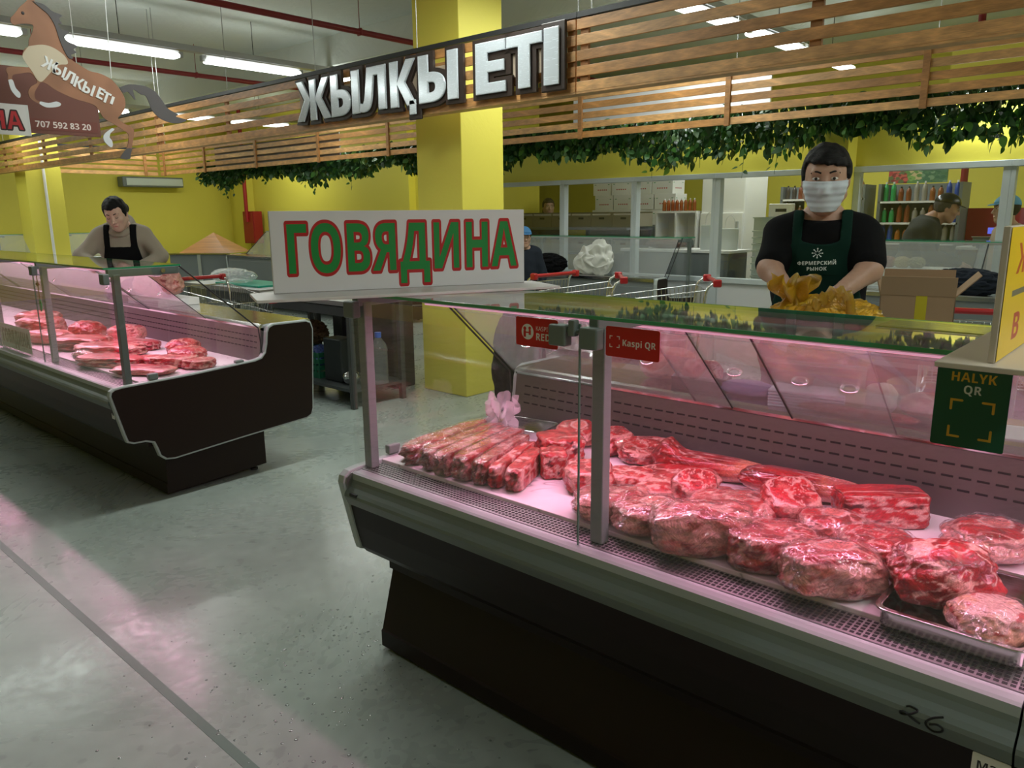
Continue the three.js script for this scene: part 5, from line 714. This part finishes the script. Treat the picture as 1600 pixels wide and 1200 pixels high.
// open carton on a stool
{
  const s = thing('low_table', 'plain grey table under the cardboard box', 'table', [-0.96, 0, -3.92]); mesh('table_top', bb(-0.4, 0.4, 0.83, 0.86, -0.22, 0.22, 0.005), M.greyPanel, s); for (const [x, z] of [[-0.36, -0.18], [0.36, -0.18], [-0.36, 0.18], [0.36, 0.18]]) mesh('leg', bb(x - 0.02, x + 0.02, 0, 0.83, z - 0.02, z + 0.02), M.greyPanel, s);
  const g = thing('cardboard_box', 'open cardboard box with raised flaps and yellow tape behind the counter', 'box', [-0.98, 0.86, -3.88], 0.25), W = 0.30, D = 0.26, H = 0.27, t = 0.004;
  for (const [n, a] of [['box_side', bb(-W / 2, W / 2, 0, H, D / 2 - t, D / 2)], ['box_side', bb(-W / 2, W / 2, 0, H, -D / 2, -D / 2 + t)], ['box_side', bb(-W / 2, -W / 2 + t, 0, H, -D / 2, D / 2)], ['box_side', bb(W / 2 - t, W / 2, 0, H, -D / 2, D / 2)], ['box_bottom', bb(-W / 2, W / 2, 0, t, -D / 2, D / 2)]]) mesh(n, a, M.cardboard, g);
  const flap = (w, h, x, z, rx, rz, ry = 0) => { const q = bb(-w / 2, w / 2, 0, h, -t / 2, t / 2); q.applyMatrix4(new THREE.Matrix4().makeRotationFromEuler(new THREE.Euler(rx, ry, rz, 'YXZ'))); q.translate(x, H, z); mesh('flap', q, M.cardboard, g); };
  flap(W, 0.085, 0, D / 2, 0.12, 0); flap(W, 0.10, 0.0, -D / 2, -0.1, 0); flap(D, 0.11, -W / 2, 0, -0.25, 0, Math.PI / 2); flap(D, 0.13, W / 2, 0, 0.75, 0, Math.PI / 2);
  mesh('yellow_tape', bb(-0.005, 0.04, 0.02, H, D / 2 - 0.001, D / 2 + 0.001), std([0.55, 0.46, 0.02], 0.3), g);
  mesh('printed_marks', [bb(0.06, 0.068, 0.1, 0.12, D / 2 - 0.001, D / 2 + 0.0008), bb(0.08, 0.095, 0.1, 0.125, D / 2 - 0.001, D / 2 + 0.0008), bb(0.105, 0.112, 0.1, 0.13, D / 2 - 0.001, D / 2 + 0.0008), bb(0.12, 0.135, 0.11, 0.135, D / 2 - 0.001, D / 2 + 0.0008)], M.black, g).userData.kind = 'stuff';
}
// ---------- tables and goods between the two lit counters ----------
function steelTable(label, x0, x1, z0, z1, y, shelfY) {
  const g = thing('steel_table', label, 'table'); mesh('table_top', bb(x0, x1, y - 0.04, y, z0, z1, 0.004), M.steelDull, g); for (const x of [x0 + 0.04, x1 - 0.04]) for (const z of [z0 + 0.04, z1 - 0.04]) mesh('leg', bb(x - 0.022, x + 0.022, 0, y - 0.04, z - 0.022, z + 0.022, 0.004), M.tableGrey, g);
  mesh('lower_shelf', bb(x0 + 0.02, x1 - 0.02, shelfY - 0.025, shelfY, z0 + 0.02, z1 - 0.02), M.tableGrey, g); mesh('stretcher', bb(x0 + 0.03, x1 - 0.03, y - 0.12, y - 0.05, z1 - 0.03, z1 - 0.01), M.tableGrey, g); return g;
}
steelTable('steel work table with crates on its lower shelf near the tall column', -6.12, -4.86, -4.1, -3.52, 0.86, 0.16);
steelTable('steel work table with a green board beside the left counter', -7.75, -6.3, -4.2, -3.62, 0.86, 0.3);
solo('green_board', bb(-7.3, -6.5, 0.86, 0.878, -4.1, -3.72, 0.004), std([0.01, 0.30, 0.20], 0.4), 'green cutting board under a clear plastic bag', 'board');
soft('clear_bag', 'crumpled clear plastic bag hanging over the green board', 'plastic bag', [-7.12, 0.879, -3.82], [0.66, 0.13, 0.30], 31, M.clearBag, 0.4, 1.8);
solo('white_tray', bb(-6.62, -6.15, 0.60, 0.62, -3.85, -3.6, 0.004), M.white, 'white flat tray under the beef sign', 'tray');
{ const t = thing('white_tray_bracket', 'grey bracket carrying the white flat tray', 'bracket', [0, 0, 0]); mesh('arm', bb(-6.42, -6.36, 0, 0.60, -3.75, -3.70), M.greyPanel, t); }
{
  const g = thing('plastic_crate', 'dark green slatted plastic crate on the lower shelf of the steel table', 'crate', [-5.72, 0.161, -3.78], 0.1), m = std([0.01, 0.10, 0.05], 0.45), W = 0.48, D = 0.34, H = 0.22;
  mesh('crate_base', bb(-W / 2, W / 2, 0, 0.012, -D / 2, D / 2), m, g);
  for (let r = 0; r < 4; r++) for (const [a, b, c, d] of [[-W / 2, W / 2, D / 2 - 0.008, D / 2], [-W / 2, W / 2, -D / 2, -D / 2 + 0.008], [-W / 2, -W / 2 + 0.008, -D / 2, D / 2], [W / 2 - 0.008, W / 2, -D / 2, D / 2]]) mesh('slat', bb(a, b, 0.012 + r * 0.055, 0.05 + r * 0.055, c, d), m, g);
  for (let i = 0; i <= 10; i++) { const x = -W / 2 + i * W / 10; mesh('rib', bb(x - 0.005, x + 0.005, 0, H, D / 2 - 0.004, D / 2 + 0.004), m, g); }
  mesh('label_card', bb(0.05, 0.11, 0.06, 0.11, D / 2 + 0.004, D / 2 + 0.006), M.white, g);
}
soft('brown_cloth', 'brown fleece bundle on the crate shelf', 'cloth', [-5.84, 0.40, -3.86], [0.3, 0.20, 0.2], 41, std([0.10, 0.06, 0.028], 0.95), 0.4, 2);
soft('colour_bag', 'blue and yellow printed bag lying in the green crate', 'bag', [-5.60, 0.25, -3.75], [0.22, 0.17, 0.18], 42, std([0.04, 0.07, 0.24], 0.4), 0.3, 2);
for (const [x, z, h, l] of [[-5.28, -3.72, 0.36, 'tall dark plastic tub on the lower shelf beside the green crate'], [-5.5, -4.07, 0.5, 'dark plastic tub behind the green crate']]) { const q = solo('plastic_tub', bb(-0.12, 0.12, 0, h, -0.08, 0.08, 0.015), std([0.014, 0.018, 0.018], 0.5), l, 'tub'); q.position.set(x, 0.161, z); }
soft('brown_bag', 'orange-brown bag on the floor beside the steel table', 'bag', [-6.35, 0.0, -4.42], [0.34, 0.12, 0.2], 43, std([0.22, 0.10, 0.03], 0.6), 0.4, 2);
function bottle(label, pos, r, h, mat, capMat, group, ribs = 0) {
  const pts = [[0, 0], [r * 0.9, 0], [r, 0.02 * h]]; for (let i = 1; i < 12; i++) pts.push([r * (ribs && i % 2 ? 0.93 : 1), h * (0.04 + 0.05 * i)]); pts.push([r * 0.98, h * 0.66], [r * 0.8, h * 0.78], [r * 0.35, h * 0.88], [r * 0.3, h * 0.92]);
  const g = thing('bottle', label, 'bottle', pos, 0, group); mesh('bottle_body', new THREE.LatheGeometry(pts.map(([a, b]) => new THREE.Vector2(a, b)), 20), mat, g); mesh('bottle_cap', cyl([0, h * 0.9, 0], [0, h, 0], r * 0.36, 12), capMat, g); return g;
}
bottle('large clear water bottle with a blue cap on the shelf beside the column', [-4.93, 0.161, -3.85], 0.075, 0.42, M.bottleClear, std([0.02, 0.12, 0.5], 0.4), undefined, 1);
soft('foil_tray', 'shiny metal pot on the lower shelf beside the water bottle', 'pot', [-5.08, 0.161, -3.68], [0.16, 0.12, 0.14], 44, M.steel, 0.08, 1);
soft('dark_sack', 'black sack standing behind the yellow column', 'sack', [-3.72, 0, -4.2], [0.42, 0.85, 0.36], 45, M.blackCloth, 0.2, 1.4);
{ const b = bb(-0.45, 0.45, 0, 0.78, -0.12, 0.12, 0.02); const m = solo('storage_cabinet', b, std([0.012, 0.014, 0.014], 0.5), 'dark storage cabinet behind the steel table', 'cabinet'); m.position.set(-5.65, 0.0, -4.35); }
// corner counter wedge, hydrant, wall duct
{ const g = thing('corner_counter', 'angled corner counter with a wood-faced wedge between the unlit counters', 'display counter', [-13.25, 0, -6.75], 0.6); mesh('base', bb(-0.55, 0.55, 0, 0.88, -0.45, 0.45, 0.01), M.greyPanel, g); mesh('worktop', bb(-0.58, 0.58, 0.88, 0.9, -0.48, 0.48), M.steel, g); const q = new THREE.ConeGeometry(0.62, 0.34, 4, 1); q.rotateY(0.785); q.translate(0, 1.07, -0.1); mesh('wedge', q.toNonIndexed(), M.woodDark, g); mesh('corner_strip', bb(-0.03, 0.03, 0.1, 0.88, 0.44, 0.47), M.alu, g); }
{ const g = thing('hydrant_cabinet', 'red fire hydrant cabinet with its pipe on the yellow wall', 'hydrant cabinet', [-15.4, 0, -8.82]); mesh('cabinet', bb(-0.22, 0.22, 0.95, 1.62, -0.1, 0.1, 0.01), std([0.30, 0.012, 0.014], 0.4), g); mesh('door', bb(-0.2, 0.2, 0.98, 1.59, 0.1, 0.11, 0.004), std([0.34, 0.014, 0.016], 0.4), g); mesh('riser_pipe', cyl([0, 1.4, 0.13], [0, CEIL, 0.13], 0.04, 10), std([0.34, 0.014, 0.016], 0.4), g); }
{ const g = thing('wall_unit', 'long grey air curtain unit high on the side wall', 'air unit', [-16.44, 2.12, -7.2], Math.PI / 2); mesh('casing', bb(-0.62, 0.62, 0, 0.2, -0.14, 0.12, 0.02), M.greyPanel, g); mesh('front_panel', bb(-0.55, 0.6, 0.03, 0.17, 0.12, 0.135, 0.006), M.frame, g); }
// ---------- the shop behind the glazing ----------
const kraft = std([0.24, 0.215, 0.16], 0.8), palebox = std([0.78, 0.78, 0.76], 0.7);
{
  const g = thing('produce_rack', 'two-tier produce rack in the shop behind the windows', 'rack', [-6.05, 0, -8.35]);
  for (const [y, tilt] of [[1.33, 0.2], [1.02, 0.2]]) mesh('rack_shelf', bb(-1.55, 0.70, y - 0.03, y, -0.3, 0.3), M.greyPanel, g); for (const x of [-1.5, -0.3, 0.66]) mesh('upright', bb(x - 0.02, x + 0.02, 0, 1.33, -0.28, -0.24), M.greyPanel, g); mesh('rack_plinth', bb(-1.55, 0.70, 0, 0.75, -0.3, 0.3), M.greyPanel, g);
  for (let r = 0; r < 2; r++) for (let i = 0; i < 7; i++) {
    const c = thing('produce_crate', 'olive cardboard produce crate on the ' + (r ? 'lower' : 'upper') + ' tier of the shop rack', 'crate', [-7.40 + i * 0.325, r ? 1.021 : 1.331, -8.33], 0, r ? 'crates on the lower rack tier' : 'crates on the upper rack tier'); c.rotation.x = 0;
    const m = r ? std([0.28, 0.29, 0.25], 0.8) : kraft; for (const a of [bb(-0.16, 0.16, 0, 0.15, 0.2, 0.21), bb(-0.16, 0.16, 0, 0.19, -0.21, -0.2), bb(-0.16, -0.15, 0, 0.17, -0.2, 0.2), bb(0.15, 0.16, 0, 0.17, -0.2, 0.2)]) mesh('crate_side', a, m, c); mesh('crate_bottom', bb(-0.16, 0.16, 0, 0.01, -0.2, 0.2), m, c); mesh('hand_hole', bb(-0.04, 0.04, 0.1, 0.125, 0.2095, 0.2115), M.black, c);
  }
}
{
  const R = rng(91), tex = canvasTex(256, 192, (c) => { c.fillStyle = '#e4e4e0'; c.fillRect(0, 0, 256, 192); c.fillStyle = '#1f8a4a'; c.fillRect(18, 14, 22, 40); c.fillRect(206, 14, 22, 40); c.fillStyle = '#b5404a'; for (let i = 0; i < 5; i++) { c.beginPath(); c.arc(70 + i * 28, 120, 9, 0, TAU); c.fill(); } }), bm = std(0xffffff, 0.7, 0, { map: tex });
  const s = thing('pallet_stand', 'grey stand carrying the white cartons', 'stand', [-5.95, 0, -9.3]); mesh('stand_body', bb(-0.7, 0.7, 0, 1.35, -0.3, 0.3), M.greyPanel, s);
  for (let r = 0; r < 4; r++) for (let i = 0; i < 4 - (r === 3 ? 1 : 0); i++) { const c = thing('carton', 'white printed carton in the stack behind the shop window', 'carton', [-6.5 + i * 0.325 + (r % 2) * 0.04 + (r === 3 ? 0.2 : 0), 1.351 + r * 0.2, -9.3 + 0.02 * R()], (R() - 0.5) * 0.08, 'white cartons stacked in the shop'); const b = new THREE.BoxGeometry(0.31, 0.197, 0.3); b.translate(0, 0.0985, 0); mesh('carton_body', b, bm, c); mesh('carton_lid', bb(-0.157, 0.157, 0.15, 0.199, -0.152, 0.152), palebox, c); }
}
{
  const g = thing('white_shelf_unit', 'white shelf unit with a row of sauce bottles in the shop', 'shelf', [-5.0, 0, -8.75]); for (const [a, b, c, d] of [[-0.28, 0.28, 1.50, 1.525], [-0.28, 0.28, 1.16, 1.185]]) mesh('shelf', bb(a, b, c, d, -0.15, 0.15), palebox, g); for (const x of [-0.28, 0, 0.28]) mesh('divider', bb(x - 0.01, x + 0.01, 0, 1.5, -0.15, 0.15), palebox, g); mesh('back', bb(-0.28, 0.28, 0, 1.5, -0.16, -0.15), palebox, g);
  for (let i = 0; i < 8; i++) bottle('small amber sauce bottle on the white shelf unit', [-5.21 + i * 0.06, 1.526, -8.68], 0.024, 0.15, std([0.30, 0.07, 0.02], 0.2), M.white, 'sauce bottles on the white shelf unit');
  const f = thing('fridge', 'tall white fridge in the shop beside the window post', 'fridge', [-4.40, 0, -8.95]); mesh('fridge_body', bb(-0.28, 0.28, 0, 2.0, -0.3, 0.3, 0.015), palebox, f); mesh('fridge_door', bb(-0.275, 0.275, 0.1, 1.5, 0.3, 0.33, 0.01), palebox, f); mesh('fridge_handle', bb(0.2, 0.23, 1.0, 1.4, 0.33, 0.36, 0.008), M.alu, f);
  const c = thing('shop_counter', 'low shop counter just behind the window glass', 'counter', [-4.3, 0, -7.75]); mesh('counter_body', bb(-0.75, 0.55, 0, 1.08, -0.25, 0.2, 0.01), M.greyPanel, c); mesh('counter_top', bb(-0.78, 0.58, 1.08, 1.11, -0.28, 0.23, 0.005), palebox, c);
  for (const [x, z, h, k] of [[-4.05, -7.7, 0.26, 0], [-3.86, -7.78, 0.22, 1]]) { const b = thing('paper_bag', k ? 'smaller pale paper bag beside the window post' : 'pale grey paper bag with a looped handle on the shop counter', 'paper bag', [x, 1.111, z], 0.4); mesh('bag', bb(-0.09, 0.09, 0, h, -0.05, 0.05, 0.004), std([0.55, 0.60, 0.60], 0.7), b); mesh('loop_handle', tube([[-0.05, h, 0], [-0.04, h + 0.1, 0], [0, h + 0.14, 0], [0.04, h + 0.1, 0], [0.05, h, 0]], 0.004, 20, 5), M.whitePanel, b); }
  soft('nuts_heap', 'brown heap of nuts on the shop counter', 'nuts', [-4.62, 1.111, -7.75], [0.5, 0.10, 0.26], 51, std([0.14, 0.05, 0.03], 0.7, 0, { bumpMap: rep(noiseTex, 9), bumpScale: 0.02 }), 0.1, 2);
  const p = solo('black_bucket', new THREE.CylinderGeometry(0.13, 0.10, 0.2, 24), M.black, 'black bucket on the shop counter', 'bucket'); p.position.set(-4.98, 1.211, -7.78);
}
{
  const g = thing('basket_stand', 'white pedestal under the stacked shopping baskets', 'stand', [-3.3, 0, -7.72]); mesh('pedestal', bb(-0.2, 0.2, 0, 0.80, -0.16, 0.16), M.whitePanel, g);
  for (let i = 0; i < 9; i++) { const b = thing('shopping_basket', 'pale green nested basket in the stack behind the shop window', 'basket', [-3.30, 0.801 + i * 0.065, -7.72], 0, 'nested shopping baskets'); const m = std([0.33, 0.40, 0.37], 0.5), h = i === 8 ? 0.13 : 0.06; for (const a of [bb(-0.2, 0.2, 0, h, 0.135, 0.145), bb(-0.2, 0.2, 0, h, -0.145, -0.135), bb(-0.2, -0.19, 0, h, -0.14, 0.14), bb(0.19, 0.2, 0, h, -0.14, 0.14)]) mesh('basket_side', a, m, b); mesh('basket_rim', bb(-0.21, 0.21, h - 0.012, h, 0.14, 0.152), m, b); }
  const w = thing('carrier_pack', 'white printed carrier bag on top of the stacked baskets', 'bag', [-3.28, 1.452, -7.72], 0.1); mesh('bag', bb(-0.12, 0.12, 0, 0.13, -0.04, 0.04, 0.01), M.white, w); mesh('bag_print', bb(-0.05, 0.06, 0.05, 0.08, 0.04, 0.0415), M.black, w);
}
function shopShelf(label, x0, x1, z, ys, stock, seed) {
  const g = thing('shop_shelving', label, 'shelving'); mesh('back_panel', bb(x0, x1, 0, 1.78, z - 0.3, z - 0.27), M.greyPanel, g); ys.forEach((y) => mesh('shelf_board', bb(x0, x1, y - 0.02, y, z - 0.27, z + 0.05), palebox, g)); for (const x of [x0, x1]) mesh('shelf_side', bb(x - 0.015, x + 0.015, 0, 1.78, z - 0.3, z + 0.05), M.greyPanel, g);
  const R = rng(seed), mats = stock.map((c) => std(c, 0.3)); ys.forEach((y, r) => { const run = Math.max(2, Math.floor((x1 - x0) / 0.075)), shift = Math.floor(R() * 5); for (let i = 0; i < run; i++) { const k = (Math.floor(i / 2) + shift) % stock.length, x = x0 + 0.045 + i * (x1 - x0 - 0.09) / (run - 1); bottle('small coloured bottle on the ' + label.replace(/^.*? shelving/, 'shelving'), [x, y, z - 0.02], 0.026, 0.15 + 0.05 * ((k + r) % 2), mats[k], k % 2 ? M.white : M.black, 'bottles on ' + label); } });
}
shopShelf('shop shelving with coloured drink bottles under the poster', -2.72, -1.95, -8.95, [1.60, 1.38, 1.17], [[0.30, 0.10, 0.03], [0.03, 0.08, 0.4], [0.45, 0.15, 0.02], [0.03, 0.32, 0.10], [0.22, 0.06, 0.02], [0.3, 0.28, 0.25]], 5);
shopShelf('shop shelving with jars behind the stacked baskets', -3.75, -2.85, -8.85, [1.64, 1.42, 1.2], [[0.18, 0.05, 0.03], [0.25, 0.12, 0.05], [0.06, 0.05, 0.05]], 6);
solo('vegetable_poster', (() => { const q = bb(-2.74, -2.16, 1.79, 1.99, -9.24, -9.225); return q; })(), std(0xffffff, 0.5, 0, { map: (() => { const R = rng(3); const t = canvasTex(256, 128, (c) => { c.fillStyle = '#4f7a52'; c.fillRect(0, 0, 256, 128); for (let i = 0; i < 240; i++) { const x = R() * 256; c.fillStyle = x < 80 ? ['#a8363a', '#7c2a30', '#c45a50', '#5c6a44'][i % 4] : x < 140 ? ['#7ea45a', '#5c8a48', '#c8b48a'][i % 3] : ['#3f6f56', '#557f60', '#7b9a7a'][i % 3]; c.beginPath(); c.arc(x, R() * 128, 4 + R() * 12, 0, TAU); c.fill(); } }); t.wrapS = t.wrapT = THREE.RepeatWrapping; t.repeat.set(1 / 0.58, 5); t.offset.set(2.74 / 0.58, -8.95); return t; })() }), 'vegetable poster on the wall above the drink shelving', 'poster');
{ const g = thing('checkout_desk', 'checkout desk carrying a weighing scale in the shop', 'desk', [-1.75, 0, -8.9]); mesh('desk_body', bb(-0.12, 0.9, 0, 1.12, -0.24, 0.2, 0.01), std([0.10, 0.09, 0.05], 0.6), g); mesh('desk_top', bb(-0.14, 0.93, 1.12, 1.15, -0.26, 0.23, 0.005), palebox, g); solo('red_partition', bb(-1.93, -1.3, 0, 1.52, -9.3, -9.2), std([0.30, 0.01, 0.02], 0.5), 'red partition panel behind the checkout desk', 'partition'); const s = thing('scale', 'grey weighing scale on the checkout desk', 'scale', [-1.6, 1.15, -8.85]); mesh('scale_base', bb(-0.16, 0.16, 0, 0.09, -0.14, 0.14, 0.01), M.greyPlastic, s); mesh('scale_plate', bb(-0.17, 0.17, 0.09, 0.10, -0.12, 0.15, 0.004), M.steel, s); mesh('scale_screen', bb(-0.08, 0.06, 0.12, 0.18, -0.1, -0.08), std([0.05, 0.05, 0.3], 0.3, 0, { emissive: new THREE.Color(0.15, 0.2, 1), emissiveIntensity: 0.5 }), s); }
{ const g = thing('riser_pipe', 'dark red riser pipe against the shop wall', 'pipe', [-2.02, 0, -9.3]); mesh('pipe', cyl([0, 0, 0], [0, CEIL, 0], 0.035, 12), M.pipeRed, g); }
{ const g = thing('deli_bowls', 'row of salad bowls on the counter behind the right-hand window', 'bowls', [-2.1, 1.0, -7.55]); for (let i = 0; i < 4; i++) mesh('salad_bowl', crumple(0.14, 0.1, 0.14, 60 + i, 0.2, null, 2).translate(i * 0.12 - 0.2, 0, 0), std([[0.35, 0.20, 0.05], [0.30, 0.05, 0.04], [0.4, 0.3, 0.12], [0.25, 0.22, 0.1]][i], 0.5), g); const s = thing('deli_counter', 'low cream counter behind the right-hand window', 'counter', [-2.05, 0, -7.6]); mesh('counter_body', bb(-0.4, 0.4, 0, 0.98, -0.2, 0.2, 0.01), palebox, s); mesh('counter_top', bb(-0.42, 0.42, 0.98, 1.0, -0.22, 0.22), palebox, s); }
// water drops on the floor
{ const R = rng(404), list = []; for (let i = 0; i < 620; i++) { const c = [[-1.95, -1.15, 0.5, 0.22], [-2.1, -1.55, 0.35, 0.18], [-1.6, -0.75, 0.5, 0.2]][i % 3], a = R() * TAU, r = Math.sqrt(-2 * Math.log(1 - R() * 0.98)); list.push([c[0] + Math.cos(a) * r * c[2] * 0.6, c[1] + Math.sin(a) * r * c[3], 0.0025 + 0.0045 * R() * R()]); } const im = new THREE.InstancedMesh(new THREE.SphereGeometry(1, 10, 6, 0, TAU, 0, Math.PI / 2), std([0.20, 0.23, 0.22], 0.05, 0, { clearcoat: 1 }), list.length), m = new THREE.Matrix4(); list.forEach(([x, z, r], i) => im.setMatrixAt(i, m.compose(V(x, 0, z), new THREE.Quaternion(), V(r, r * 0.35, r)))); im.name = 'water_drops'; im.userData = { kind: 'stuff', label: 'scattered water drops on the grey-green floor', category: 'water' }; scene.add(im); }
renderer.render(scene, camera);
